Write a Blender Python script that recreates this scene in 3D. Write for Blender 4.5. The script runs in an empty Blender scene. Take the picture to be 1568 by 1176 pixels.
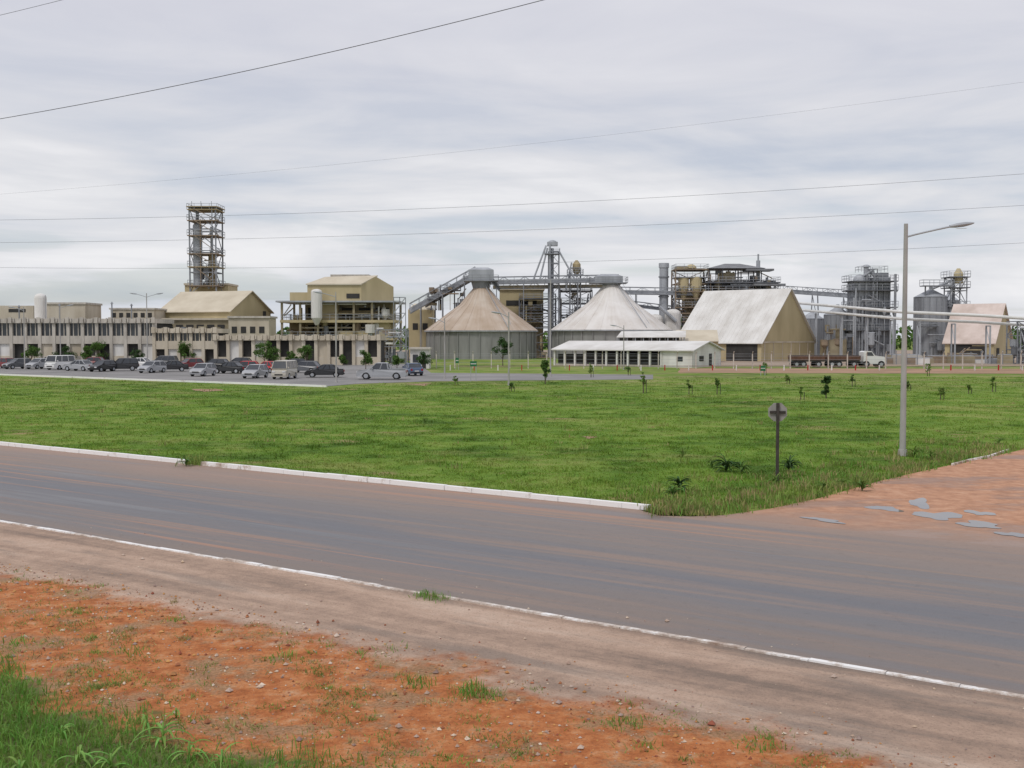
import bpy, math, random
import numpy as np
from mathutils import Vector, Matrix
random.seed(7); rng=np.random.default_rng(7)
F=1700.0; HC=4.5; P=math.atan(72/F); cp,sp=math.cos(P),math.sin(P)
scene=bpy.context.scene
# ---------------------------------------------------------------- survey helpers
def ray(px,py):
    u=(px-784)/F; v=(588-py)/F
    return u, cp+v*sp, -sp+v*cp
def G(px,py):
    a,b_,c=ray(px,py); s=-HC/c
    return a*s,b_*s
def X(px,d,py=516):
    a,b_,c=ray(px,py); return a*d/b_
def Z(py,d):
    a,b_,c=ray(784,py); return HC+c*d/b_
A35=math.radians(35)
E=(math.cos(A35),-math.sin(A35)); N=(math.sin(A35),math.cos(A35))
def TN(t,n): return (t*E[0]+n*N[0], t*E[1]+n*N[1])
def toTN(x,y): return (x*E[0]+y*E[1], x*N[0]+y*N[1])
# ---------------------------------------------------------------- materials
def newmat(name):
    m=bpy.data.materials.new(name); m.use_nodes=True
    nt=m.node_tree; nt.nodes.clear()
    o=nt.nodes.new('ShaderNodeOutputMaterial'); p=nt.nodes.new('ShaderNodeBsdfPrincipled')
    nt.links.new(p.outputs[0],o.inputs[0])
    return m,nt,p
def val(nt,s,v):
    if isinstance(v,(int,float)): s.default_value=v
    elif isinstance(v,tuple): s.default_value=v if len(v)==4 or s.type=='VECTOR' else (*v,1)
    else: nt.links.new(v,s)
def mix(nt,f,a,b,mode='MIX'):
    n=nt.nodes.new('ShaderNodeMix'); n.data_type='RGBA'; n.blend_type=mode
    val(nt,n.inputs[0],f); val(nt,n.inputs[6],a); val(nt,n.inputs[7],b); return n.outputs[2]
def mth(nt,op,a,b=0.0,clamp=False):
    n=nt.nodes.new('ShaderNodeMath'); n.operation=op; n.use_clamp=clamp
    val(nt,n.inputs[0],a); val(nt,n.inputs[1],b); return n.outputs[0]
def pos(nt): return nt.nodes.new('ShaderNodeNewGeometry').outputs['Position']
def mapping(nt,v,scale=(1,1,1),rot=0,loc=(0,0,0)):
    n=nt.nodes.new('ShaderNodeMapping'); n.inputs['Scale'].default_value=scale
    n.inputs['Rotation'].default_value=(0,0,rot); n.inputs['Location'].default_value=loc
    nt.links.new(v,n.inputs[0]); return n.outputs[0]
def noise(nt,v,scale,detail=5,rough=.55,dist=0):
    n=nt.nodes.new('ShaderNodeTexNoise'); n.inputs['Scale'].default_value=scale
    n.inputs['Detail'].default_value=detail; n.inputs['Roughness'].default_value=rough
    n.inputs['Distortion'].default_value=dist
    nt.links.new(v,n.inputs['Vector']); return n.outputs[0]
def ramp(nt,f,stops):
    n=nt.nodes.new('ShaderNodeValToRGB'); e=n.color_ramp.elements
    while len(e)<len(stops): e.new(0.5)
    for i,(p_,c) in enumerate(stops):
        e[i].position=p_; e[i].color=(*c,1) if len(c)==3 else c
    val(nt,n.inputs[0],f); return n.outputs[0]
def smooth(nt,v,a,b):
    n=nt.nodes.new('ShaderNodeMapRange'); n.interpolation_type='SMOOTHSTEP'
    n.inputs['From Min'].default_value=a; n.inputs['From Max'].default_value=b
    val(nt,n.inputs[0],v); return n.outputs[0]
def bump(nt,p,h,strength=.3,dist=.05):
    n=nt.nodes.new('ShaderNodeBump'); n.inputs['Strength'].default_value=strength
    n.inputs['Distance'].default_value=dist; nt.links.new(h,n.inputs['Height'])
    nt.links.new(n.outputs[0],p.inputs['Normal'])
def translucent(nt,p,c,k):
    o=[n for n in nt.nodes if n.type=='OUTPUT_MATERIAL'][0]
    t=nt.nodes.new('ShaderNodeBsdfTranslucent'); nt.links.new(c,t.inputs[0])
    ms=nt.nodes.new('ShaderNodeMixShader'); ms.inputs[0].default_value=k
    nt.links.new(p.outputs[0],ms.inputs[1]); nt.links.new(t.outputs[0],ms.inputs[2]); nt.links.new(ms.outputs[0],o.inputs[0])
def mk(name,c1,c2=None,scale=1.0,rough=.8,metal=0,stretch=(1,1,1),bmp=0,bs=20,island=0,lo=.35,hi=.65,spec=.3,trans=0):
    m,nt,p=newmat(name); c2=c2 or tuple(x*.75 for x in c1)
    v=mapping(nt,pos(nt),stretch); n=noise(nt,v,scale)
    c=ramp(nt,n,[(lo,c1),(hi,c2)])
    if island:
        h=nt.nodes.new('ShaderNodeHueSaturation'); g=nt.nodes.new('ShaderNodeNewGeometry')
        r=g.outputs['Random Per Island']
        nt.links.new(mth(nt,'ADD',mth(nt,'MULTIPLY',r,island),1-island/2),h.inputs['Value'])
        nt.links.new(mth(nt,'ADD',mth(nt,'MULTIPLY',r,.05),.475),h.inputs['Hue'])
        nt.links.new(c,h.inputs['Color']); c=h.outputs[0]
    nt.links.new(c,p.inputs['Base Color']); p.inputs['Roughness'].default_value=rough
    p.inputs['Metallic'].default_value=metal; p.inputs['Specular IOR Level'].default_value=spec
    if bmp: bump(nt,p,noise(nt,pos(nt),bs),bmp)
    if trans: translucent(nt,p,c,trans)
    return m
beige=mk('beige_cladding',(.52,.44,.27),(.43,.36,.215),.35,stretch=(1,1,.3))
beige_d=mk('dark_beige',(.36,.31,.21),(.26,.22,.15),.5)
cream=mk('cream_wall',(.62,.56,.46),(.46,.40,.31),.4,stretch=(1,1,.25))
whitew=mk('white_wall',(.75,.74,.72),(.58,.56,.53),.5,stretch=(1,1,.3))
conc=mk('concrete',(.50,.46,.40),(.35,.32,.28),.6,stretch=(1,1,.35))
conc_l=mk('concrete_light',(.57,.53,.47),(.42,.385,.34),1.2,stretch=(1,1,.3))
steel=mk('grey_steel',(.28,.295,.32),(.20,.21,.23),.8)  # steel tones lightened: distance haze is put into the base colour
steel_l=mk('galvanised',(.43,.45,.48),(.32,.335,.36),.7,metal=.15,rough=.55,stretch=(1,1,.2))
steel_d=mk('dark_steel',(.155,.16,.175),(.10,.105,.115),.8)
rust=mk('rusty_steel',(.31,.24,.17),(.21,.165,.125),.9)
yellow=mk('yellow_ochre_steel',(.42,.34,.20),(.32,.26,.16),.9)
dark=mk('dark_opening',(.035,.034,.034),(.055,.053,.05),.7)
glass=mk('window_glass',(.03,.036,.045),(.05,.055,.065),.7,rough=.12,spec=.6)
roofw=mk('white_roof_sheet',(.70,.69,.67),(.54,.52,.49),.35,stretch=(1,1,.5),lo=.36,hi=.72)
roofp=mk('pinkish_roof',(.66,.56,.51),(.50,.41,.36),.4)
roofg=mk('beige_roof',(.60,.54,.43),(.50,.44,.34),.3)
roofgrey=mk('grey_roof',(.24,.25,.26),(.17,.17,.18),.6)
pipew=mk('white_pipe',(.74,.74,.73),(.60,.60,.58),.6)
brown=mk('trailer_brown',(.16,.085,.06),(.11,.06,.045),1)
rubber=mk('tyre',(.02,.02,.02),(.03,.03,.03),3)
wood=mk('dark_post',(.07,.06,.055),(.04,.035,.03),5)
bark=mk('bark',(.14,.11,.08),(.09,.07,.05),8)
signb=mk('sign_back',(.34,.33,.31),(.27,.26,.24),6)
signg=mk('sign_green',(.03,.16,.07),(.03,.14,.06),3)
redp=mk('red_paint',(.45,.03,.03),(.38,.03,.03),1)
wirem=mk('cable_aluminium',(.17,.175,.19),(.14,.14,.155),1)
poleM=mk('lamp_pole_concrete',(.42,.405,.39),(.31,.30,.285),1.5,stretch=(1,1,.4))
leafA=mk('foliage',(.12,.21,.045),(.07,.13,.028),1.2,island=.7,trans=.3)
leafB=mk('foliage_dark',(.065,.125,.035),(.04,.085,.024),1.0,island=.7,trans=.25)
leafY=mk('foliage_light',(.18,.27,.06),(.12,.20,.04),1.0,island=.6,trans=.3)
leafC=mk('broadleaf',(.26,.46,.10),(.17,.33,.06),5,island=.4,rough=.55,trans=.3)
grassN=mk('near_grass_blades',(.22,.37,.07),(.13,.26,.04),1.5,island=.6,rough=.65,trans=.4)
weedM=mk('weed_blades',(.29,.34,.09),(.15,.23,.05),1.3,island=.7,rough=.7,trans=.35)
dryM=mk('dry_weeds',(.42,.32,.16),(.25,.24,.09),2.3,island=.7,rough=.8,trans=.25)
pebM=mk('gravel_stones',(.52,.43,.37),(.38,.26,.19),9,island=.9)
clodM=mk('soil_clods',(.50,.21,.09),(.27,.115,.05),5,island=.8)
def cone_mat(name,c1,c2,c3):
    m,nt,p=newmat(name)
    tc=nt.nodes.new('ShaderNodeTexCoord').outputs['Object']
    sx=nt.nodes.new('ShaderNodeSeparateXYZ'); nt.links.new(tc,sx.inputs[0])
    an=mth(nt,'ARCTAN2',sx.outputs[1],sx.outputs[0])
    cx=nt.nodes.new('ShaderNodeCombineXYZ'); nt.links.new(mth(nt,'MULTIPLY',an,7),cx.inputs[0]); nt.links.new(mth(nt,'MULTIPLY',sx.outputs[2],.12),cx.inputs[2])
    n=noise(nt,cx.outputs[0],1.0,4); n2=noise(nt,tc,.22,5)
    f=mth(nt,'ADD',mth(nt,'MULTIPLY',n,.4),mth(nt,'MULTIPLY',n2,.6))
    nt.links.new(ramp(nt,f,[(.34,c1),(.5,c2),(.68,c3)]),p.inputs['Base Color'])
    p.inputs['Roughness'].default_value=.6
    return m
cone1=cone_mat('weathered_cone_roof',(.55,.48,.41),(.46,.37,.29),(.36,.27,.19))
cone2=cone_mat('white_cone_roof',(.73,.71,.69),(.65,.62,.59),(.52,.47,.42))
def corr(name,c1,c2,per=.9,axis='Z'):
    m,nt,p=newmat(name); ps=pos(nt)
    w=nt.nodes.new('ShaderNodeTexWave'); w.bands_direction=axis; w.inputs['Scale'].default_value=1/per
    nt.links.new(ps,w.inputs[0])
    n=noise(nt,mapping(nt,ps,(1,1,.15)),.8)
    c=ramp(nt,n,[(.35,c1),(.65,c2)])
    nt.links.new(mix(nt,mth(nt,'MULTIPLY',w.outputs[1],.2),c,(.1,.1,.11)),p.inputs['Base Color'])
    p.inputs['Roughness'].default_value=.5; p.inputs['Metallic'].default_value=.2
    return m
corrg=corr('corrugated_silo',(.36,.38,.41),(.26,.27,.29))
silow=corr('silo_wall',(.36,.36,.35),(.28,.28,.27),.8,'X')
# ---- kerb
def kerbmat(name,dirt):
    m,nt,p=newmat(name); n=noise(nt,pos(nt),2.6,8,.75); n2=noise(nt,pos(nt),.35,3)
    f=mth(nt,'ADD',mth(nt,'MULTIPLY',n,.6),mth(nt,'MULTIPLY',n2,.4))
    nt.links.new(ramp(nt,f,[(dirt,(.83,.82,.81)),(dirt+.06,(.56,.49,.43)),(dirt+.15,(.30,.21,.16))]),p.inputs['Base Color'])
    p.inputs['Roughness'].default_value=.85; return m
kerbA=kerbmat('white_kerb_paint',.545); kerbB=kerbmat('worn_kerb_paint',.465)
# ---- field
def grass_color(nt):
    ps=pos(nt)
    a=noise(nt,ps,.05,5,.6); b=noise(nt,ps,.4,6,.65); c=noise(nt,ps,3.5,6,.7)
    f=mth(nt,'ADD',mth(nt,'ADD',mth(nt,'MULTIPLY',a,.40),mth(nt,'MULTIPLY',b,.40)),mth(nt,'MULTIPLY',c,.20))
    col=ramp(nt,f,[(.40,(.060,.120,.016)),(.46,(.105,.195,.026)),(.53,(.165,.265,.040)),(.61,(.26,.31,.085))])
    ll=smooth(nt,noise(nt,mapping(nt,ps,(1,1.5,1),0,(31,7,0)),.11,6,.7),.52,.64)
    col=mix(nt,mth(nt,'MULTIPLY',ll,.6),col,(.27,.29,.09))
    return col,ps,b,c
m,nt,p=newmat('field_ground'); c,ps,b,cc=grass_color(nt)
pt=smooth(nt,noise(nt,mapping(nt,ps,(1,1.6,1)),.16,7,.7),.58,.67)
c=mix(nt,mth(nt,'MULTIPLY',pt,.8),c,(.34,.25,.13))
sy=nt.nodes.new('ShaderNodeSeparateXYZ'); nt.links.new(ps,sy.inputs[0])
far=mth(nt,'MULTIPLY',smooth(nt,sy.outputs[1],80,120),smooth(nt,noise(nt,mapping(nt,ps,(.5,1,1)),.25,6,.7),.44,.60))
c=mix(nt,mth(nt,'MULTIPLY',far,.55),c,(.36,.29,.16))
c=mix(nt,mth(nt,'MULTIPLY',smooth(nt,cc,.50,.66),.6),c,mix(nt,.5,c,(.03,.055,.01)))
nt.links.new(c,p.inputs['Base Color']); p.inputs['Roughness'].default_value=.95; p.inputs['Specular IOR Level'].default_value=.1
bump(nt,p,noise(nt,ps,6,6,.7),.7,.12); fieldM=m
m,nt,p=newmat('field_blades'); c,ps,b,cc=grass_color(nt)
h=nt.nodes.new('ShaderNodeHueSaturation'); g=nt.nodes.new('ShaderNodeNewGeometry'); r=g.outputs['Random Per Island']
nt.links.new(mth(nt,'ADD',mth(nt,'MULTIPLY',r,.7),.78),h.inputs['Value'])
nt.links.new(mth(nt,'ADD',mth(nt,'MULTIPLY',r,.035),.475),h.inputs['Hue'])
nt.links.new(c,h.inputs['Color']); nt.links.new(h.outputs[0],p.inputs['Base Color'])
p.inputs['Roughness'].default_value=.8; p.inputs['Specular IOR Level'].default_value=.15; translucent(nt,p,h.outputs[0],.3); bladeM=m
# ---- road
def tncoords(nt):
    ps=pos(nt); r=mapping(nt,ps,(1,1,1),A35)
    s=nt.nodes.new('ShaderNodeSeparateXYZ'); nt.links.new(r,s.inputs[0]); return ps,r,s.outputs[0],s.outputs[1]
def asphalt_color(nt):
    ps,r,t,n=tncoords(nt)
    big=noise(nt,mapping(nt,r,(.05,.35,1)),1,6,.6)
    st=noise(nt,mapping(nt,r,(.06,1.6,1)),1,7,.65)
    w=mth(nt,'ADD',n,mth(nt,'MULTIPLY',mth(nt,'SUBTRACT',big,.5),6.0))
    f=mth(nt,'DIVIDE',mth(nt,'SUBTRACT',w,13),14,True)
    c=ramp(nt,f,[(.0,(.28,.205,.16)),(.15,(.22,.175,.15)),(.32,(.170,.165,.172)),(.44,(.155,.155,.168)),(.60,(.205,.178,.165)),(.76,(.265,.20,.165)),(.93,(.34,.225,.17))])
    c=mix(nt,mth(nt,'MULTIPLY',smooth(nt,st,.48,.66),.6),c,(.31,.22,.17))
    red=smooth(nt,noise(nt,mapping(nt,r,(.035,2.6,1),0,(3,9,0)),1,6,.6),.57,.66)
    c=mix(nt,mth(nt,'MULTIPLY',red,.7),c,(.42,.22,.135))
    damp=smooth(nt,noise(nt,mapping(nt,r,(.05,.8,1),0,(13,2,0)),1,6,.6),.51,.64)
    c=mix(nt,mth(nt,'MULTIPLY',damp,.55),c,(.10,.098,.106))
    fine=noise(nt,ps,45,4,.7); mid=noise(nt,ps,4,6,.75)
    c=mix(nt,mth(nt,'MULTIPLY',smooth(nt,mid,.52,.70),.25),c,(.09,.082,.08))
    c=mix(nt,mth(nt,'MULTIPLY',smooth(nt,fine,.45,.75),.35),c,(.07,.062,.06))
    return c,ps,r,t,n,fine,st,damp
m,nt,p=newmat('asphalt'); c,ps,r,t,n,fine,st,damp=asphalt_color(nt)
nt.links.new(c,p.inputs['Base Color']); nt.links.new(mth(nt,'SUBTRACT',mth(nt,'ADD',mth(nt,'MULTIPLY',st,.4),.46),mth(nt,'MULTIPLY',damp,.25)),p.inputs['Roughness'])
p.inputs['Specular IOR Level'].default_value=.45
bump(nt,p,fine,.25,.01); asphM=m
m,nt,p=newmat('side_road_dirt'); c,ps,r,t,n,fine,st,damp=asphalt_color(nt)
nz=noise(nt,ps,.35,6,.65); n3=noise(nt,ps,2.2,7,.7)
w=mth(nt,'ADD',n,mth(nt,'MULTIPLY',mth(nt,'SUBTRACT',nz,.5),9))
d_=ramp(nt,n3,[(.3,(.30,.15,.085)),(.5,(.46,.235,.135)),(.68,(.56,.33,.21))])
wet=smooth(nt,noise(nt,mapping(nt,ps,(.6,1,1),0,(5,1,0)),.3,6,.65),.48,.60)
d_=mix(nt,mth(nt,'MULTIPLY',wet,.55),d_,(.20,.12,.085))
c=mix(nt,smooth(nt,w,24.8,30),c,d_)
nt.links.new(c,p.inputs['Base Color']); nt.links.new(mth(nt,'SUBTRACT',.9,mth(nt,'MULTIPLY',wet,.4)),p.inputs['Roughness'])
bump(nt,p,n3,.5,.05); sideM=m
m,nt,p=newmat('roadside_soil'); ps,r,t,n=tncoords(nt)
nz=noise(nt,ps,.55,6,.62); n2=noise(nt,ps,3.0,8,.72); n4=noise(nt,ps,22,5,.75); st=noise(nt,mapping(nt,r,(.12,1.3,1)),1,6,.6)
sh=ramp(nt,mth(nt,'ADD',mth(nt,'MULTIPLY',st,.7),mth(nt,'MULTIPLY',n2,.3)),[(.36,(.26,.195,.155)),(.46,(.41,.29,.22)),(.54,(.52,.37,.28)),(.66,(.62,.47,.37))])
dk=smooth(nt,noise(nt,mapping(nt,r,(.1,.5,1),0,(7,2,0)),1,6,.65),.51,.62)
sh=mix(nt,mth(nt,'MULTIPLY',dk,.6),sh,(.22,.185,.16))
sh=mix(nt,mth(nt,'MULTIPLY',smooth(nt,n4,.5,.68),.45),sh,(.13,.105,.085))
di=ramp(nt,n2,[(.32,(.27,.09,.03)),(.45,(.46,.155,.052)),(.56,(.56,.225,.085)),(.70,(.60,.37,.22))])
di=mix(nt,mth(nt,'MULTIPLY',smooth(nt,n4,.50,.66),.5),di,(.20,.08,.04))
gr=smooth(nt,noise(nt,ps,.9,8,.75),.49,.60)
di=mix(nt,mth(nt,'MULTIPLY',gr,.68),di,mix(nt,smooth(nt,n4,.4,.6),(.40,.27,.17),(.22,.17,.09)))
w=mth(nt,'ADD',n,mth(nt,'MULTIPLY',mth(nt,'SUBTRACT',nz,.5),3.2))
w=mth(nt,'ADD',w,mth(nt,'MULTIPLY',mth(nt,'SUBTRACT',n2,.5),1.5))
c=mix(nt,smooth(nt,w,11.2,12.1),di,sh)
c=mix(nt,smooth(nt,w,8.3,7.6),c,(.14,.16,.055))
nt.links.new(c,p.inputs['Base Color']); p.inputs['Roughness'].default_value=.92; p.inputs['Specular IOR Level'].default_value=.2
bump(nt,p,mth(nt,'ADD',n2,mth(nt,'MULTIPLY',n4,.5)),.8,.07); soilM=m
lotM=mk('parking_pavement',(.27,.26,.255),(.19,.185,.18),.15)
yardM=mk('yard_soil',(.38,.29,.22),(.26,.21,.16),.05)
dirtR=mk('red_dirt',(.40,.24,.155),(.28,.18,.11),.2)
m,nt,p=newmat('puddle_water'); p.inputs['Base Color'].default_value=(.15,.12,.10,1); p.inputs['Roughness'].default_value=.02
p.inputs['Specular IOR Level'].default_value=.9; waterM=m
# ---------------------------------------------------------------- mesh builder
class B:
    def __init__(s): s.v=[];s.f=[];s.m=[];s.mats=[];s.o=(0,0,0);s.a=0
    def frame(s,o,a): s.o=o;s.a=a
    def mi(s,m):
        if m not in s.mats: s.mats.append(m)
        return s.mats.index(m)
    def T(s,p):
        ca,sa=math.cos(s.a),math.sin(s.a)
        return (s.o[0]+p[0]*ca-p[1]*sa, s.o[1]+p[0]*sa+p[1]*ca, s.o[2]+p[2])
    def poly(s,vs,fs,m):
        k=len(s.v); s.v+= [s.T(p) for p in vs]; i=s.mi(m)
        for f in fs: s.f.append([k+j for j in f]); s.m.append(i)
    def box(s,x0,x1,y0,y1,z0,z1,m):
        s.poly([(x0,y0,z0),(x1,y0,z0),(x1,y1,z0),(x0,y1,z0),(x0,y0,z1),(x1,y0,z1),(x1,y1,z1),(x0,y1,z1)],
               [(0,3,2,1),(4,5,6,7),(0,1,5,4),(1,2,6,5),(2,3,7,6),(3,0,4,7)],m)
    def beam(s,a,b,w,m,n=4,w2=None):
        a=Vector(a);b=Vector(b);d=b-a
        if d.length<1e-6: return
        d.normalize(); u=d.cross(Vector((0,0,1)))
        if u.length<1e-3: u=Vector((1,0,0))
        u.normalize(); v=d.cross(u); w2=w if w2 is None else w2
        vs=[]; off=math.pi/4 if n==4 else 0
        for c,r in ((a,w),(b,w2)):
            for i in range(n):
                t=off+2*math.pi*i/n; vs.append(tuple(c+u*math.cos(t)*r+v*math.sin(t)*r))
        fs=[(i,(i+1)%n,n+(i+1)%n,n+i) for i in range(n)]+[tuple(range(n-1,-1,-1)),tuple(range(n,2*n))]
        s.poly(vs,fs,m)
    def cyl(s,x,y,z0,z1,r0,m,r1=None,n=24): s.beam((x,y,z0),(x,y,z1),r0,m,n,r0 if r1 is None else r1)
    def dome(s,x,y,z,r,h,m,n=20,k=4):
        for i in range(k):
            a0=i/k*math.pi/2;a1=(i+1)/k*math.pi/2
            s.cyl(x,y,z+h*math.sin(a0),z+h*math.sin(a1),r*math.cos(a0),m,max(.01,r*math.cos(a1)),n)
    def make(s,name,loc=None,bev=0,smooth_=False):
        me=bpy.data.meshes.new(name)
        v=s.v
        if loc: v=[(a-loc[0],b-loc[1],c-loc[2]) for a,b,c in v]
        me.from_pydata(v,[],s.f)
        for m in s.mats: me.materials.append(m)
        me.polygons.foreach_set('material_index',s.m); me.update()
        o=bpy.data.objects.new(name,me); scene.collection.objects.link(o)
        if loc: o.location=loc
        if bev:
            md=o.modifiers.new('bevel','BEVEL'); md.width=bev; md.segments=2; md.limit_method='ANGLE'; md.angle_limit=math.radians(35)
        if smooth_: me.polygons.foreach_set('use_smooth',[True]*len(me.polygons))
        return o
def sheet(name,pts,z,mat,jag=0,sub=1):
    q=[]
    for i in range(len(pts)):
        a=pts[i];b=pts[(i+1)%len(pts)]
        for k in range(sub):
            t=k/sub; q.append((a[0]+(b[0]-a[0])*t+random.uniform(-jag,jag),a[1]+(b[1]-a[1])*t+random.uniform(-jag,jag),z))
    b=B(); b.poly(q,[tuple(range(len(q)))],mat); return b.make(name)
def lattice(b,x0,x1,y0,y1,z0,z1,step,m,t=.12,diag=True):
    c=[(x0,y0),(x1,y0),(x1,y1),(x0,y1)]
    for x,y in c: b.beam((x,y,z0),(x,y,z1),t*1.3,m)
    k=max(1,round((z1-z0)/step)); st=(z1-z0)/k
    for i in range(k):
        za=z0+i*st; zb=za+st
        for j in range(4):
            a=c[j];d=c[(j+1)%4]
            b.beam((*a,zb),(*d,zb),t,m)
            if diag:
                if (i+j)%2: b.beam((*a,za),(*d,zb),t*.7,m)
                else: b.beam((*d,za),(*a,zb),t*.7,m)
def rail(b,x0,x1,y0,y1,z,m,t=.05):
    c=[(x0,y0),(x1,y0),(x1,y1),(x0,y1)]
    for j in range(4):
        a=c[j];d=c[(j+1)%4]
        for hh in (.55,1.1): b.beam((*a,z+hh),(*d,z+hh),t,m)
        L=math.hypot(a[0]-d[0],a[1]-d[1]); k=max(1,int(L/1.5))
        for i in range(k): 
            u=i/k; x=a[0]+(d[0]-a[0])*u; y=a[1]+(d[1]-a[1])*u; b.beam((x,y,z),(x,y,z+1.1),t,m)
def platform(b,x0,x1,y0,y1,z,m,mr=None): b.box(x0,x1,y0,y1,z-.18,z,m); rail(b,x0,x1,y0,y1,z,mr or m)
def conveyor(b,p1,p2,w,h,m,mc=None,seg=2.5,legs=0,ml=None):
    p1=Vector(p1);p2=Vector(p2);L=(p2-p1).length;k=max(2,int(L/seg))
    d=(p2-p1)/L; s=Vector((-d.y,d.x,0)); 
    if s.length<.1: s=Vector((0,1,0))
    s=s.normalized()*w/2; u=Vector((0,0,h))
    for sg in (-1,1):
        for uu in (Vector((0,0,0)),u): b.beam(p1+s*sg+uu,p2+s*sg+uu,.1,m)
        for i in range(k):
            a=p1+(p2-p1)*i/k+s*sg; c=p1+(p2-p1)*(i+1)/k+s*sg
            b.beam(a,a+u,.06,m)
            if i%2: b.beam(a,c+u,.05,m)
            else: b.beam(a+u,c,.05,m)
    b.beam(p1+u*.3,p2+u*.3,w*.3,mc or m)
    for i in range(legs):
        t=(i+.5)/legs; a=p1+(p2-p1)*t
        for sg in (-1,1): b.beam(a+s*sg,(a.x+s.x*sg*2,a.y+s.y*sg*2,0),.12,ml or m)
        b.beam(a-s,(a.x+s.x*1.5,a.y+s.y*1.5,a.z*.5),.07,ml or m)
def clutter(b,x0,x1,y0,y1,z0,z1,n,ms):
    for i in range(n):
        x=random.uniform(x0,x1);y=random.uniform(y0,y1);z=random.uniform(z0,z1);m=random.choice(ms);k=random.random()
        if k<.3: 
            b.beam((x,y,z0),(x,y,z),random.uniform(.08,.2),m,6)
        elif k<.55:
            x2=random.uniform(x0,x1); b.beam((x,y,z),(x2,y,z),random.uniform(.06,.18),m,6)
        elif k<.75:
            r=random.uniform(.3,.8); hh=random.uniform(.8,2.6); zz=max(z0,z-hh); b.cyl(x,y,zz,zz+hh,r,m,n=12); b.cyl(x,y,zz-.6,zz,.15,m,r,12); b.beam((x,y,z0),(x,y,zz),.08,m)
        elif k<.87:
            w=random.uniform(.5,1.6); zz=min(z,z1-.8); b.box(x-w/2,x+w/2,y-.5,y+.5,zz,zz+random.uniform(.4,.9),m); b.beam((x,y,z0),(x,y,zz),.08,m)
        else:
            x2=min(x1,max(x0,x+random.choice((-1,1))*random.uniform(1.5,4))); b.beam((x,y,z),(x2,y,max(z0,z-random.uniform(1,3))),.12,m,6)
def gable(b,o,ang,W,L,he,hr,mw,mr,over=.4,base=0,walls=(1,1,1,1),th=.15):
    b.frame((o[0],o[1],base),ang); h=W/2
    if walls[0]: b.poly([(0,0,0),(W,0,0),(W,0,he),(h,0,hr),(0,0,he)],[(0,1,2,3,4)],mw)
    if walls[1]: b.poly([(0,L,0),(W,L,0),(W,L,he),(h,L,hr),(0,L,he)],[(4,3,2,1,0)],mw)
    if walls[2]: b.poly([(0,0,0),(0,L,0),(0,L,he),(0,0,he)],[(3,2,1,0)],mw)
    if walls[3]: b.poly([(W,0,0),(W,L,0),(W,L,he),(W,0,he)],[(0,1,2,3)],mw)
    sl=(hr-he)/h; e=over
    for sgn in (0,1):
        xa=-e if sgn==0 else W+e; z_=he-sl*e
        vs=[(xa,-e,z_),(xa,L+e,z_),(h,L+e,hr),(h,-e,hr)]
        vs=[(x,y,z+.03) for x,y,z in vs]+[(x,y,z+.03+th) for x,y,z in vs]
        b.poly(vs,[(0,1,2,3),(4,7,6,5),(0,4,5,1),(1,5,6,2),(2,6,7,3),(3,7,4,0)],mr)
# ---------------------------------------------------------------- ground & roads
sheet('ground',[(-1500,-200),(1500,-200),(1500,3500),(-1500,3500)],0,fieldM)
def R(t0,t1,n0,n1): return [TN(t0,n0),TN(t1,n0),TN(t1,n1),TN(t0,n1)]
NF=25.5; NN=14.9
sheet('road',R(-150,150,NN,NF),.004,asphM)
sheet('roadside_ground',R(-80,80,-20,NN),.004,soilM)
tc,_=toTN(*G(988,783))
edge=[G(1010,790),G(1060,791),G(1110,789),G(1180,779),G(1250,764),G(1300,750),G(1350,736),G(1410,722),G(1470,709),G(1520,699),G(1568,688),G(1700,668),G(2000,640)]
sheet('side_road',[TN(tc-.3,NF),TN(100,NF),(120,60)]+[edge[-1]]+edge[::-1][1:],.004,sideM,0,1)
random.seed(3)
for k,(cx,cy,w,h) in enumerate([(1355,779,22,3.6),(1408,771,17,6),(1436,790,34,5.5),(1500,786,20,3),(1500,804,34,4),(1550,819,20,3),(1262,797,30,2.2)]):
    pts=[]; nn=48; a1,a2,a3=[random.uniform(0,6.28) for _ in range(3)]
    for i in range(nn):
        a=2*math.pi*i/nn; rr=1+.24*math.sin(2*a+a1)+.22*math.sin(3*a+a2)+.11*math.sin(5*a+a3)+.04*math.sin(11*a+a1)
        pts.append((*G(cx+w*rr*math.cos(a)+.5*h*rr*math.sin(a),cy-h*rr*math.sin(a)+w*rr*math.cos(a)*.12),.009+.001*k))
    b=B(); b.poly(pts,[tuple(range(nn))],waterM); b.make('puddle')
# kerbs
def kerb(name,n0,w,h,segs,mat,jj=.012):
    b=B()
    for t0,t1 in segs:
        t=t0
        while t<t1:
            L=min(random.uniform(.9,1.1)*1.0,t1-t); j=random.uniform(-jj,jj); hh=h+random.uniform(-jj,jj*.7)
            a=TN(t+.006,n0+j);b_=TN(t+L-.006,n0+j);c=TN(t+L-.006,n0+w+j);d=TN(t+.006,n0+w+j)
            b.poly([(*a,0),(*b_,0),(*c,0),(*d,0),(*a,hh),(*b_,hh),(*c,hh),(*d,hh)],[(3,2,1,0),(4,5,6,7),(0,1,5,4),(1,2,6,5),(2,3,7,6),(3,0,4,7)],mat)
            t+=L
    return b.make(name)
g0,_=toTN(*G(271,712)); g1,_=toTN(*G(297,714))
kerb('kerb',NF-.02,.18,.14,[(-120,g0),(g1,tc)],kerbA)
kerb('road_edge_kerb',NN-.06,.10,.035,[(-90,60)],kerbB,.014)
b=B()
pp=[G(1458,713),G(1485,706),G(1515,700),G(1545,690)]
for a,c in zip(pp[:-1],pp[1:]): b.beam((*a,.04),(*c,.04),.05,kerbB)
b.make('side_road_kerb')
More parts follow.
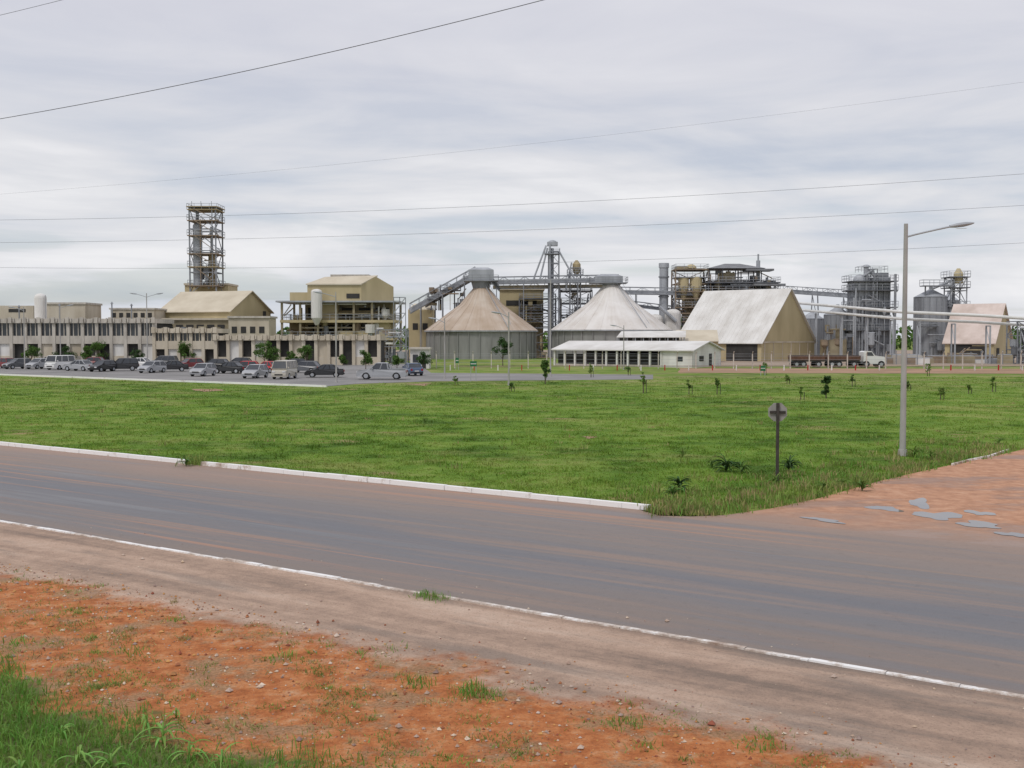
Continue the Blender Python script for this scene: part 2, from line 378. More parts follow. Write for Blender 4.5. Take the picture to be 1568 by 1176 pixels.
sheet('parking_lot',[G(-400,560),G(0,574),G(250,583),G(500,592),G(545,588),G(660,584),G(1000,581),G(1000,574),G(660,571),G(640,557),G(-400,553)],.02,lotM)
sheet('factory_yard',[G(-600,552.5),G(640,552.5),G(640,548),G(860,548),G(870,561),G(2300,561),(500,380),(-400,380)],.015,yardM)
sheet('dirt_road',[G(1040,571),G(2100,574),G(2100,566),G(1040,564)],.02,dirtR,.2,5)
b=B(); pk=[G(-300,563),G(0,574.5),G(250,583.8),G(500,592.8)]
for a,c in zip(pk[:-1],pk[1:]): b.beam((*a,.08),(*c,.08),.12,kerbA)
b.make('parking_kerb')
for q in ([(290,596),(330,595),(345,598),(310,600)],[(620,588),(660,587),(650,591)],[(885,668),(915,669),(905,672)]):
    sheet('dirt_patch',[G(*z) for z in q],.01,dirtR,.15,4)
# ---------------------------------------------------------------- blades
def blades(name,x,y,h,w,mat,lean=.4,seg2=False):
    n=len(x); a=rng.uniform(0,2*np.pi,n); l=rng.uniform(0,2*np.pi,n); lm=rng.uniform(0,lean,n)*h
    dx,dy=np.cos(a)*w/2,np.sin(a)*w/2; lx,ly=np.cos(l)*lm,np.sin(l)*lm
    z0=np.zeros(n)
    if not seg2:
        V=np.stack([np.stack([x-dx,y-dy,z0],1),np.stack([x+dx,y+dy,z0],1),np.stack([x+lx,y+ly,h],1)],1).reshape(-1,3)
        loops=np.arange(3*n); starts=np.arange(n)*3; tot=np.full(n,3)
    else:
        V=np.stack([np.stack([x-dx,y-dy,z0],1),np.stack([x+dx,y+dy,z0],1),
            np.stack([x+dx*.8+lx*.35,y+dy*.8+ly*.35,h*.6],1),np.stack([x-dx*.8+lx*.35,y-dy*.8+ly*.35,h*.6],1),
            np.stack([x+lx*1.2,y+ly*1.2,h*(1-.25*lm/h)],1)],1).reshape(-1,3)
        k=np.arange(n)[:,None]*5
        loops=np.concatenate([k+np.array([[0,1,2,3]]),k+np.array([[3,2,4]])],1).reshape(-1)
        starts=np.stack([np.arange(n)*7,np.arange(n)*7+4],1).reshape(-1); tot=np.tile([4,3],n)
    me=bpy.data.meshes.new(name); me.vertices.add(len(V)); me.vertices.foreach_set('co',V.ravel().astype(np.float32))
    me.loops.add(len(loops)); me.loops.foreach_set('vertex_index',loops.astype(np.int32))
    me.polygons.add(len(starts)); me.polygons.foreach_set('loop_start',starts.astype(np.int32)); me.polygons.foreach_set('loop_total',tot.astype(np.int32))
    me.update(); me.validate(); me.materials.append(mat)
    o=bpy.data.objects.new(name,me); scene.collection.objects.link(o); return o
def inpoly(x,y,poly):
    ins=np.zeros(len(x),bool); j=len(poly)-1
    for i in range(len(poly)):
        xi,yi=poly[i];xj,yj=poly[j]
        c=((yi>y)!=(yj>y))&(x<(xj-xi)*(y-yi)/(yj-yi+1e-12)+xi); ins^=c; j=i
    return ins
def sn(x,y,s,k=0):
    x=x*s;y=y*s
    return (np.sin(x*1.3+y*.7+k)+np.sin(-x*.8+y*1.9+2.1+k)+np.sin(x*2.7+y*1.1+4+k)*.6+np.sin(x*3.3-y*3.9+k)*.5)/3.1
fpoly=[TN(-140,NF+.19),TN(tc,NF+.19)]+edge+[G(2300,572),G(1040,572),G(1000,582),G(660,585.5),G(545,590),G(500,594),G(250,585),G(0,576),G(-400,562)]
C=44000; K_=8
d=27*np.exp(rng.uniform(0,1,C)**1.15*math.log(125/27)); x=rng.uniform(-.6,.62,C)*d
ch=(.022+.028*rng.exponential(1,C))*(1+.6*sn(x,d,.8)+.4*sn(x,d,3.1,5)); 
keep=(sn(x,d,.35,2)+.6*sn(x,d,1.7,9)+.5*rng.standard_normal(C))>-1.15
x=x[keep];d=d[keep];ch=np.clip(ch[keep],.015,.24); C=len(x)
sp_=(.05+.0022*d)
x=np.repeat(x,K_)+rng.standard_normal(C*K_)*np.repeat(sp_,K_); y=np.repeat(d,K_)+rng.standard_normal(C*K_)*np.repeat(sp_,K_)
h=np.repeat(ch,K_)*rng.uniform(.6,1.25,C*K_)
k=inpoly(x,y,fpoly); x=x[k];y=y[k];h=h[k]
blades('field_grass',x,y,h,.014+.0006*y,bladeM,1.3)
def along(pts,n,inn):
    xs=[];ys=[]
    for i in range(n):
        j=random.randrange(len(pts)-1); u=random.random(); a=pts[j];c=pts[j+1]
        q=abs(random.gauss(0,inn)); xs.append(a[0]+(c[0]-a[0])*u-q*.25); ys.append(a[1]+(c[1]-a[1])*u+q)
    return xs,ys
def tufts(name,mat,specs,w=.03,lean=.8):
    X_=[];Y_=[];H_=[]
    for a,c,hh,n,s in specs:
        for q in range(n): X_.append(a+random.gauss(0,s));Y_.append(c+random.gauss(0,s));H_.append(hh*random.uniform(.4,1.2))
    blades(name,np.array(X_),np.array(Y_),np.array(H_),np.full(len(X_),w),mat,lean,True)
cx,cy=along(edge[:11],620,1.9)
S=[[],[],[]]
for a,c in zip(cx,cy): S[random.choice((0,0,1,1,2))].append((a,c,random.uniform(.06,.40)*random.uniform(.6,1),random.randint(8,22),.15))
for i in range(240):
    t=random.uniform(-70,tc); a,c=TN(t,NF+.28+abs(random.gauss(0,.2))); S[random.choice((0,0,2))].append((a,c,random.uniform(.06,.17),10,.08))
S[0].append((*TN((g0+g1)/2,NF+.15),.45,110,.25))
for i in range(420):
    dd=random.uniform(29,85); a=random.uniform(-.5,.55)*dd
    if inpoly(np.array([a]),np.array([dd]),fpoly)[0]: S[random.choice((0,0,1,2))].append((a,dd,random.uniform(.12,.32),12,.13))
tufts('roadside_weeds',weedM,S[0]); tufts('dry_weeds',dryM,S[1],.022,.6); tufts('green_weeds',grassN,S[2])
n_=120000
t=rng.uniform(-26,4,n_); n=rng.uniform(3,8.8,n_)
x=t*E[0]+n*N[0]; y=t*E[1]+n*N[1]
k=(y>10)&(y<22)&(n<7.75+.5*sn(x,y,1.3)+.3*rng.standard_normal(len(x))); x=x[k];y=y[k]
h=(.07+.12*rng.random(len(x)))*(1+.5*sn(x,y,1.6)+.3*sn(x,y,5)); blades('verge_grass',x,y,np.clip(h,.04,.4),rng.uniform(.008,.018,len(x)),grassN,1.2,True)
for nm,mt,cnt in (('dirt_weeds',weedM,900),('dirt_grass',grassN,450),('dry_dirt_weeds',dryM,500)):
    t=rng.uniform(-28,12,cnt*3); n=rng.uniform(7.3,12.0,cnt*3); x=t*E[0]+n*N[0]; y=t*E[1]+n*N[1]
    mk_=sn(x,y,1.5,3)+.6*sn(x,y,4.5,1)+.5*rng.standard_normal(len(x))
    k=(mk_>.35+(n-9.2)*.16)&(y>10.3); x=x[k];y=y[k]; q=26; sc=rng.uniform(.04,.16,len(x)); hh=rng.uniform(.02,.075,len(x))
    X2=np.repeat(x,q)+rng.standard_normal(len(x)*q)*np.repeat(sc,q); Y2=np.repeat(y,q)+rng.standard_normal(len(x)*q)*np.repeat(sc,q)
    blades(nm,X2,Y2,np.repeat(hh,q)*rng.uniform(.5,1.3,len(X2)),rng.uniform(.008,.02,len(X2)),mt,1.6)
sp2=[]
for (px,py,s,c) in [(655,915,.16,80),(672,918,.12,50),(640,1050,.15,60),(720,1062,.17,90),(745,1070,.14,60),(960,1110,.12,50),(200,1000,.12,40),(1180,1150,.12,40),(30,985,.13,40),(430,1010,.13,40)]:
    sp2.append((*G(px,py),s,c,.13))
tufts('grass_tuft',grassN,sp2,.013,1.3)
def pebbles(name,n,mat,nr,smax):
    t=rng.uniform(-26,11,n); q=np.where(rng.random(n)<.85,rng.uniform(8,12.3,n),rng.uniform(8,nr,n)); 
    V=[];Fc=[]
    base=np.array([(1,0,0),(0,1,0),(-1,0,0),(0,-1,0),(0,0,.8),(0,0,-.6)],float)
    for i in range(n):
        x,y=TN(t[i],q[i]); s=min(smax,.005+.008*rng.exponential()) 
        v=base*s*rng.uniform(.6,1.3,(6,3)); a=rng.uniform(0,6.28); ca,sa=math.cos(a),math.sin(a)
        k=len(V)
        for p_ in v: V.append((x+p_[0]*ca-p_[1]*sa,y+p_[0]*sa+p_[1]*ca,.004+s*.3+p_[2]))
        for f in ((0,1,4),(1,2,4),(2,3,4),(3,0,4),(1,0,5),(2,1,5),(3,2,5),(0,3,5)): Fc.append([k+j for j in f])
    me=bpy.data.meshes.new(name); me.from_pydata(V,[],Fc); me.materials.append(mat)
    scene.collection.objects.link(bpy.data.objects.new(name,me))
pebbles('gravel',5500,pebM,16,.05); pebbles('soil_clods',5500,clodM,13,.06)
def plant(name,px,py,nl,L,w,mat,up=.8):
    gx,gy=G(px,py); b=B(); b.frame((gx,gy,0),0)
    for i in range(nl):
        a=random.uniform(0,6.28); l=L*random.uniform(.6,1.1); el=random.uniform(.5,1.25)*up; ww=w*random.uniform(.7,1.1)
        z=random.uniform(0,L*.35); r=0; pts=[]; K=7
        for k in range(K+1):
            u=k/K; wd=ww*math.sin(math.pi*min(1,.12+.88*u))**.7*(1 if k<K else 0)
            pts.append((r,z,wd)); e=el-1.9*u; r+=l/K*math.cos(e); z+=l/K*math.sin(e)
        vs=[]; 
        for r_,z_,wd in pts:
            z_=max(.01,z_)
            for s_,dz in ((-1,.25),(0,0),(1,.25)): vs.append((r_*math.cos(a)-s_*wd/2*math.sin(a),r_*math.sin(a)+s_*wd/2*math.cos(a),z_+dz*wd))
        fs=[]
        for k in range(K):
            for s_ in (0,1): fs.append((3*k+s_,3*k+s_+1,3*k+s_+4,3*k+s_+3))
        b.poly(vs,fs,mat)
    b.beam((0,0,0),(0,0,L*.5),.012,mat,6)
    return b.make(name,smooth_=True)
for (px,py,nl,L,w) in [(250,1140,13,.50,.036),(290,1165,8,.4,.03),(225,1118,8,.33,.028),(120,1172,8,.4,.03),(170,1180,9,.36,.03),(95,1130,7,.28,.026),(340,1172,7,.34,.026),(30,1190,7,.36,.03),(270,1100,6,.25,.022)]:
    plant('weed_plant',px,py,nl,L,w,leafC)
for (px,py,nl,L,w,m) in [(1112,722,40,.7,.08,leafB),(1135,724,26,.55,.07,leafA),(1040,752,34,.55,.08,leafB),(1030,762,24,.45,.07,leafA),(1208,722,32,.65,.07,leafB),(1188,742,20,.45,.06,leafY),(1090,716,20,.45,.06,leafY),(1320,752,26,.5,.05,leafA),(1290,745,18,.45,.04,leafY),(1400,700,24,.6,.05,leafY),(1425,704,18,.5,.05,leafY),(1045,700,18,.5,.04,leafY),(1530,680,20,.5,.05,leafY),(285,714,24,.5,.04,leafA),(650,648,20,.5,.05,leafY),(1260,752,22,.4,.05,leafY)]:
    plant('broadleaf_plant',px,py,nl,L,w,m,1.2)
# ---------------------------------------------------------------- trees
def tree(name,px,py,H,Rr,n=900,mat=leafA,low=.25,stake=False,xy=None):
    gx,gy=xy or G(px,py); b=B(); b.frame((gx,gy,0),0)
    tr=.03+.012*H; b.beam((0,0,0),(.03*H*random.uniform(-1,1),0,H*.55),tr,bark,7,tr*.5)
    cl=[]
    for i in range(random.randint(9,14)):
        a=random.uniform(0,6.28); r=Rr*random.uniform(.1,.8); zc=H*(low+(1-low)*random.uniform(.12,.9)); r*=(1.15-abs((zc/H-low)/(1-low)-.4))
        c=(r*math.cos(a),r*math.sin(a),zc,Rr*random.uniform(.22,.45)); cl.append(c)
        b.beam((0,0,H*low*random.uniform(.8,1.6)),(c[0],c[1],c[2]),tr*.4,bark,5,tr*.12)
    ls=.05+.035*H**.8
    vs=[];fs=[]
    for i in range(n):
        c=random.choice(cl); dv=Vector((random.gauss(0,1),random.gauss(0,1),random.gauss(0,.8))); dv=dv.normalized()*c[3]*random.random()**.4
        p0=Vector(c[:3])+dv; u=Vector((random.gauss(0,1),random.gauss(0,1),random.gauss(0,.6))).normalized(); w=u.cross(Vector((random.gauss(0,1),random.gauss(0,1),1))).normalized()
        s_=ls*random.uniform(.6,1.3); k=len(vs)
        vs+= [tuple(p0-u*s_),tuple(p0+w*s_*.5),tuple(p0+u*s_),tuple(p0-w*s_*.5)]; fs.append((k,k+1,k+2,k+3))
    b.poly(vs,fs,mat)
    if stake: b.beam((.25,0,0),(.25,0,H*.6),.03,wood)
    return b.make(name)
random.seed(11)
def mz(px_h,py): return px_h*(7650/(py-516))/F
for (px,py,ph,pr) in [(20,556,26,14),(48,558,30,15),(75,556,20,13),(100,557,26,16),(133,558,28,14),(150,557,32,17),(210,558,22,13),(240,556,24,15),(262,557,30,15),(282,558,34,15),(318,557,28,13),(348,558,32,18),(375,557,22,12),(405,560,38,19),(420,560,26,15),(470,562,34,17),(447,560,24,12),(560,566,30,14),(608,565,24,13),(648,566,26,13),(770,560,44,16),(525,560,16,10)]:
    tree('shade_tree',px,py,mz(ph,py),mz(pr,py),1300,random.choice((leafA,leafB,leafA)),.28)
for (px,py,ph,pr,m) in [(835,588,38,8,leafA),(1265,610,36,10,leafB)]:
    tree('dense_young_tree',px,py,mz(ph,py),mz(pr,py),900,m,.12)
for (px,py,ph,pr) in [(985,602,34,6),(1055,604,24,5),(1098,604,28,5),(1170,574,20,8),(1226,612,20,5),(1305,592,20,6),(1390,598,15,5),(1440,612,20,7),(1420,576,20,8),(1483,603,15,5),(1520,600,24,6),(697,590,18,5),(783,600,14,5),(962,575,16,7),(905,578,22,6),(1205,588,14,5)]:
    tree('young_tree',px,py,mz(ph,py),mz(pr,py),150,random.choice((leafA,leafY,leafY)),.3,True)
b=B(); vs=[];fs=[]
xx=-420
while xx<420:
    r=random.uniform(5,10); zc=random.uniform(2,5.5); yy=random.uniform(400,430)
    if random.random()<.85:
        for i in range(200):
            dv=Vector((random.gauss(0,1),random.gauss(0,1),random.gauss(0,1))).normalized(); p0=Vector((xx,yy,zc))+Vector((dv.x*r,dv.y*r,dv.z*r*.65))*random.random()**.3
            if p0.z<0: continue
            u=Vector((random.gauss(0,1),random.gauss(0,1),random.gauss(0,1))).normalized()*.9; w=u.cross(Vector((random.gauss(0,1),1,random.gauss(0,1)))).normalized()*.8
            k=len(vs); vs+=[tuple(p0-u),tuple(p0+w),tuple(p0+u),tuple(p0-w)]; fs.append((k,k+1,k+2,k+3))
    xx+=random.uniform(4,8)
b.poly(vs,fs,leafA); b.make('distant_trees')
# ---------------------------------------------------------------- street lamps
def lamp(px,py,H,arms,al=2.0,r=.11):
    gx,gy=G(px,py); b=B(); b.frame((gx,gy,0),0)
    b.cyl(0,0,0,H,r,poleM,r*.62,12); b.cyl(0,0,0,.25,r*1.5,poleM,r*1.3,12)
    for s in arms:
        p0=(0,0,H-.5); K=5; pr=p0
        for k in range(1,K+1):
            u=k/K; q=(s*al*u*.85,0,H-.5+.40*u**.9); b.beam(pr,q,.035,steel_l,8); pr=q
        x0=s*al*.82; z=H-.10
        prof=[(0,.05,.07),(.25,.11,.12),(.55,.13,.13),(.8,.09,.08),(.92,.03,.03)]
        vs=[];n=10
        for (u,w,h_) in prof:
            for i in range(n):
                a=6.283*i/n; vs.append((x0+s*u,w*math.cos(a),z+.14*u+h_*.7*math.sin(a)))
        fs=[(n*k+i,n*k+(i+1)%n,n*(k+1)+(i+1)%n,n*(k+1)+i) for k in range(len(prof)-1) for i in range(n)]
        b.poly(vs,fs,steel_l); b.poly([(x0+s*.25,-.08,z-.085),(x0+s*.65,-.08,z-.07),(x0+s*.65,.08,z-.07),(x0+s*.25,.08,z-.085)],[(0,1,2,3)],whitew)
    return b.make('street_lamp')
lamp(1382,698,8.75,(1,),2.0,.12)
def lampH(px,py,pyt,arms,al=1.8):
    gx,gy=G(px,py); lamp(px,py,Z(pyt,gy),arms,al,.085)
lampH(515,586,447,(-1,),1.6); lampH(226,570,449,(-1,1),1.5); lampH(843,577,428,(),1.5)
lampH(779,590,478,(-1,),.9); lampH(38,566,470,(-1,),1.5); lampH(955,566,498,(-1,),1.2); lampH(93,562,467,(1,),1.4); lampH(681,580,487,(-1,),1.0)
# ---------------------------------------------------------------- stop sign seen from behind
gx,gy=G(1190,737); b=B(); b.frame((gx,gy,0),math.radians(-6))
b.box(-.045,.045,-.045,.045,0,2.45,wood)
r=.31; zc=2.16; o8=[(r*math.cos(math.radians(22.5+45*i)),r*math.sin(math.radians(22.5+45*i))) for i in range(8)]
vs=[(a,.05,zc+c) for a,c in o8]+[(a,.056,zc+c) for a,c in o8]
b.poly(vs,[tuple(range(8)),tuple(range(15,7,-1))]+[(i,(i+1)%8,8+(i+1)%8,8+i) for i in range(8)],signb)
vs=[(a*.97,.058,zc+c*.97) for a,c in o8]; b.poly(vs,[tuple(range(7,-1,-1))],redp)
b.box(-.24,.24,-.01,.048,zc-.04,zc+.04,wood)
b.make('stop_sign')
for (px,py,pt,w) in [(725,584,553,10),(1168,575,560,8),(700,566,548,5)]:
    gx,gy=G(px,py); s=gy/F; b=B(); b.frame((gx,gy,0),0); zt=Z(pt,gy)
    for sx in (-1,1): b.beam((sx*w*s*.4,0,0),(sx*w*s*.4,0,zt),.04,steel_l)
    b.box(-w*s/2,w*s/2,-.06,-.045,zt-8*s,zt,signg); b.box(-w*s/2+.05,w*s/2-.05,-.066,-.062,zt-4.6*s,zt-3.4*s,whitew)
    b.make('direction_sign')
# ---------------------------------------------------------------- fence
b=B(); fx0,fx1=X(640,160),X(1800,150); n=int((fx1-fx0)/2.6)
for i in range(n+1):
    x=fx0+(fx1-fx0)*i/n; y=160-6*i/n
    b.box(x-.07,x+.07,y-.07,y+.07,0,2.1,conc_l); b.beam((x,y,2.1),(x+.0,y-.35,2.45),.06,conc_l)
for zz in (.3,.8,1.3,1.8,2.1): b.beam((fx0,160,zz),(fx1,154,zz),.018,steel_l)
b.make('fence')
b=B()
for i in range(60):
    x=X(690,150)+i*1.6
    if i%2==0: b.box(x-.06,x+.06,148.9,149.1,0,.75,redp if i%4 else whitew)
b.beam((X(690,150),149,.6),(X(690,150)+60*1.6,149,.6),.06,rust); b.make('guard_rail')
# ---------------------------------------------------------------- factory buildings
def arcade(name,d,x0,x1,yt,bays,D=10,upper=True,mw=conc,base=0.):
    b=B(); xa,xb=X(x0,d),X(x1,d); zt=Z(yt,d); w=(xb-xa)/bays
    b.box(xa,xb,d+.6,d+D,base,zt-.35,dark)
    b.box(xa-.3,xb+.3,d-.35,d+D+.3,zt-.75,zt,mw)
    zmid=zt*.50
    if upper: b.box(xa-.1,xb+.1,d-.1,d+.9,zmid-.45,zmid+.9,mw)
    for i in range(bays+1):
        x=xa+w*i; b.box(x-.26,x+.26,d-.2,d+.7,base,zt-.75,mw)
        b.box(x-.3,x+.3,d-.6,d-.35,zt-.75,zt+.22,mw)
        if i<bays:
            if upper:
                b.box(x+.26,x+w-.26,d+.25,d+.32,zmid+.9,zt-.75,glass)
                for k in (1,2): b.box(x+w*k/3-.07,x+w*k/3+.07,d+.14,d+.25,zmid+.9,zt-.75,mw)
            if i%3!=1:
                b.box(x+.26,x+w-.26,d+.1,d+.5,base,base+1.3,cream if i%2 else mw)
            if i%5 in (1,3): b.box(x+.26,x+w-.26,d+.2,d+.5,base,(zmid-.45 if upper else zt-.75),whitew if i%2 else cream)
    for i in range(bays*2):
        x=xa+w*(i+.5)/2; b.beam((x,d-.45,zt-.55),(x,d-.45,zt+.12),.14,mw)
    return b.make(name)
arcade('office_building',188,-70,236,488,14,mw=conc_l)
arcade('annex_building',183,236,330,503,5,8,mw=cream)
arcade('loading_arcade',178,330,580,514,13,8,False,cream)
b=B(); d=205
b.box(X(-60,d),X(52,d),d,d+8,0,Z(468,d),cream); b.box(X(72,d),X(131,d),d,d+8,0,Z(466,d),cream); b.box(X(72,d)-.2,X(131,d)+.2,d-.2,d+8.2,Z(466,d),Z(463,d),conc_l)
b.box(X(14,d),X(40,d),d-.05,d-.01,Z(478,d),Z(473,d),dark)
b.make('rear_office_block')
b=B(); b.box(X(170,d),X(236,d),d,d+7,0,Z(474,d),cream)
for k in range(6): b.box(X(172+k*11,d),X(178+k*11,d),d-.05,d-.012,Z(486,d),Z(479,d),dark)
b.box(X(168,d),X(238,d),d-.2,d+7.2,Z(474,d),Z(471.5,d),conc_l)
b.make('boiler_annex')
b=B(); d=197; x=X(63,d); b.cyl(x,d,0,Z(456,d),X(72,d)-x,whitew); b.dome(x,d,Z(456,d),X(72,d)-x,.8,whitew); b.beam((x+1.2,d-.8,0),(x+1.2,d-.8,Z(452,d)),.05,steel); b.make('storage_tank')
b=B()
for px,pt in ((30,470),(92,468),(172,465),(202,468)):
    x=X(px,200); b.cyl(x,200,0,Z(pt,200),.12,steel,n=8); b.cyl(x,200,Z(pt,200),Z(pt-3,200),.3,steel,.05,8)
b.make('vent_pipes')
# process tower
b=B(); d=230; x0,x1=X(292,d),X(332,d); zt=Z(317,d); D=5.4
lv=[Z(p_,d) for p_ in (437,408,388,360,337,320)]
lattice(b,x0,x1,d,d+D,0,zt,4.6,steel,.14)
for i,z in enumerate(lv): platform(b,x0-.4,x1+.4,d-.4,d+D+.4,z,yellow if i in (1,5) else rust,steel_l)
xm=X(301,d); b.cyl(xm,d+1.6,Z(437,d),Z(345,d),.95,steel_l,n=16); b.dome(xm,d+1.6,Z(345,d),.95,.6,steel_l,16)
b.cyl(xm,d+1.6,Z(345,d),Z(322,d),.35,steel,n=10)
xm=X(320,d); b.cyl(xm,d+3,Z(437,d),Z(390,d),.75,yellow,n=16); b.dome(xm,d+3,Z(390,d),.75,.6,yellow,16)
b.cyl(xm,d+3,Z(385,d),Z(345,d),.3,steel_l,n=12)
for px in (309,327): b.beam((X(px,d),d-.2,Z(440,d)),(X(px,d),d-.2,Z(random.choice((318,335,360)),d)),.11,random.choice((steel,rust,steel_l)),6)
for k in range(5):
    za,zb=lv[k],lv[k+1]; b.beam((x1+.6,d,za),(x0+1,d-.5,zb),.10,rust)
clutter(b,x0+.4,x1-.4,d+.5,d+D-.5,Z(437,d),Z(380,d),12,[steel,rust,yellow,steel_l])
for px in (296,310,326): b.beam((X(px,d),d,zt),(X(px,d),d,zt+1.2),.06,steel)
b.box(x0-.5,x1+.5,d-.5,d+D+.5,zt,zt+.15,yellow)
b.make('process_tower')
# beige gabled extraction building
b=B(); c0=(X(352,207),207.); gable(b,c0,math.radians(70),14.,15.5,Z(476,207),Z(446,212),beige,roofg,.5)
H_=Z(476,207)
for k in range(3): b.box(1.5+k*4,3.6+k*4,-.06,-.01,H_*.45,H_*.6,dark)
b.box(11.2,12.2,-.08,-.01,H_*.5,H_*1.02,dark)
b.box(-.06,-.01,1,14,H_*.55,H_*.72,dark)
for k in range(4): b.box(-.12,-.06,1+k*3.5,1.3+k*3.5,H_*.5,H_*.75,cream)
b.frame((0,0,0),0)
d=200; b.box(X(350,d),X(412,d),d,d+6,0,Z(487,d),cream); b.box(X(349,d),X(414,d),d-.3,d+6.3,Z(487,d),Z(484,d),conc_l)
for k in range(4): b.box(X(355+k*14,d),X(363+k*14,d),d-.06,d-.01,Z(510,d),Z(500,d),dark)
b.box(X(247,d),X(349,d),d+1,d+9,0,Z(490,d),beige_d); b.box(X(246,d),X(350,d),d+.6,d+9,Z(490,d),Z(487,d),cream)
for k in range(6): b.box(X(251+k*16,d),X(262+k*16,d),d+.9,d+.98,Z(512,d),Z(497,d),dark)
clutter(b,X(250,d),X(345,d),d-1,d+.5,0,Z(500,d),26,[steel,cream,whitew,beige_d])
d=236; b.box(X(286,d),X(352,d),d-1,d+7,0,Z(437,d),beige); b.box(X(285,d),X(353,d),d-1.3,d+7.3,Z(437,d),Z(434,d),roofg)
b.make('extraction_building')
# mid process building
b=B(); d=212; D=12
zr=[Z(546,d),Z(517,d),Z(490,d),Z(463,d)]
xs=[X(q,d) for q in (432,460,487,515,542,570,604)]
for x in xs:
    for y in (d,d+D): b.box(x-.2,x+.2,y-.2,y+.2,0,zr[3],beige_d)
for z in zr[1:3]: b.box(xs[0]-.3,xs[-1]+.3,d-.4,d+D,z-.5,z,beige); rail(b,xs[0],xs[-1],d-.4,d+D,z,steel_l)
b.box(xs[0]-1,xs[-1]+1,d-1,d+D+1,zr[3],zr[3]+.3,steel_l)
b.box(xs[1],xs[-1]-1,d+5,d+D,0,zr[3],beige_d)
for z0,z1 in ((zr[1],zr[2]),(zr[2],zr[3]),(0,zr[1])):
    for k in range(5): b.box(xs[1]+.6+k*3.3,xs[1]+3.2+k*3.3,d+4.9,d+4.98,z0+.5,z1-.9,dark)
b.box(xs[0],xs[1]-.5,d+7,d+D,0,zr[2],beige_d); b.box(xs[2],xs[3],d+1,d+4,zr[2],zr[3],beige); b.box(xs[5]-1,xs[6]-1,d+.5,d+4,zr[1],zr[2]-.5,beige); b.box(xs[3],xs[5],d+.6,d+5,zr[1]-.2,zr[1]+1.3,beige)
clutter(b,xs[0],xs[-1],d+.3,d+4.6,zr[2],zr[3]-.3,34,[steel,yellow,beige,steel_l,whitew])
clutter(b,xs[0],xs[-1],d+.3,d+4.6,zr[1],zr[2]-.3,40,[steel,whitew,steel_l,cream,rust])
clutter(b,xs[0],xs[-1],d+.3,d+4.6,0,zr[1]-.3,36,[steel,whitew,steel_l,conc,rust])
b.frame((X(552,d),d+.8,zr[3]+.3),math.radians(40)); 
b.poly([(0,0,0),(7.5,0,0),(7.5,0,2.9),(3.4,0,Z(422,d)-zr[3]-.3),(0,0,3.0)],[(0,1,2,3,4)],beige)
b.frame((0,0,0),0)
zt=Z(436,d); zk=Z(423,d)
b.box(X(470,d),X(553,d),d+.8,d+8,zr[3]+.3,zt,beige)
xr=X(578,d+3); xl=X(497,d+3)
b.poly([(X(468,d),d+.5,zt),(X(553,d),d+.5,zt),(xr,d+4,zk+.2),(xl,d+4,zk-.1),(X(468,d),d+.5,zt+.2),(X(553,d),d+.5,zt+.2),(xr,d+4,zk+.4),(xl,d+4,zk+.1)],[(0,3,2,1),(4,5,6,7),(0,1,5,4),(1,2,6,5),(2,3,7,6),(3,0,4,7)],roofg)
b.box(X(530,d),X(550,d),d+.7,d+.78,zr[3]+.8,zr[3]+1.7,dark)
b.box(X(441,d),X(470,d),d+2,d+8,zr[3]+.3,Z(447,d),beige)
b.box(X(500,d),X(560,d),d+5,d+9,zk,Z(418,d),conc_l)
x=X(487,d); b.cyl(x,d-1.3,Z(487,d),Z(447,d),1.05,whitew,n=16); b.cyl(x,d-1.3,Z(498,d),Z(487,d),.3,whitew,1.05,16); b.dome(x,d-1.3,Z(447,d),1.05,.5,whitew,16)
x=X(568,d); b.cyl(x,d-1.2,Z(510,d),Z(497,d),.9,whitew,n=12); b.cyl(x,d-1.2,0,Z(510,d),.4,steel_l,n=10)
for k in range(4): b.beam((X(604,d),d-1,k*3.),(X(622,d),d-1,k*3.+3.),.12,steel_l); b.beam((X(604,d),d-1,k*3.+3),(X(622,d),d-1,k*3.+3.),.1,steel)
for px in (604,613,622): b.beam((X(px,d),d-1,0),(X(px,d),d-1,12),.1,steel)
b.make('process_building')
b=B(); d=190
lattice(b,X(575,d),X(622,d),d,d+4,0,Z(505,d),2.5,steel,.1); platform(b,X(575,d),X(622,d),d,d+4,Z(515,d),steel_l)
clutter(b,X(575,d),X(622,d),d,d+3,0,Z(500,d),26,[steel,whitew,rust,steel_l]); b.make('pipe_platform')
b=B(); d=158; b.box(X(628,d),X(657,d),d,d+3,0,Z(535,d),whitew); b.box(X(626,d),X(659,d),d-.4,d+3.4,Z(535,d),Z(532,d),conc_l)
b.box(X(632,d),X(640,d),d-.06,d-.01,.9,2.,glass); b.box(X(646,d),X(652,d),d-.06,d-.01,0,2.,dark); b.make('gatehouse')
b=B(); d=250
b.box(X(625,d),X(662,d),d,d+8,0,Z(474,d),beige); b.poly([(X(625,d),d,Z(474,d)),(X(662,d),d,Z(474,d)),(X(655,d),d+4,Z(464,d)),(X(632,d),d+4,Z(464,d)),(X(625,d),d+8,Z(474,d)),(X(662,d),d+8,Z(474,d))],[(0,1,2,3),(3,2,5,4),(0,3,4),(1,5,2)],roofg)
for k in range(2): b.box(X(632+k*15,d),X(640+k*15,d),d-.06,d-.01,Z(505,d),Z(495,d),dark)
b.make('receiving_building')
b=B(); d=247
conveyor(b,(X(628,d),d,Z(480,d)),(X(728,d),d,Z(424,d)),2.4,2.2,steel,steel_l,2.2,3)
conveyor(b,(X(650,d),d+3,Z(470,d)),(X(740,d),d+3,Z(419,d)),1.6,1.4,steel_d,rust,2.2,3)
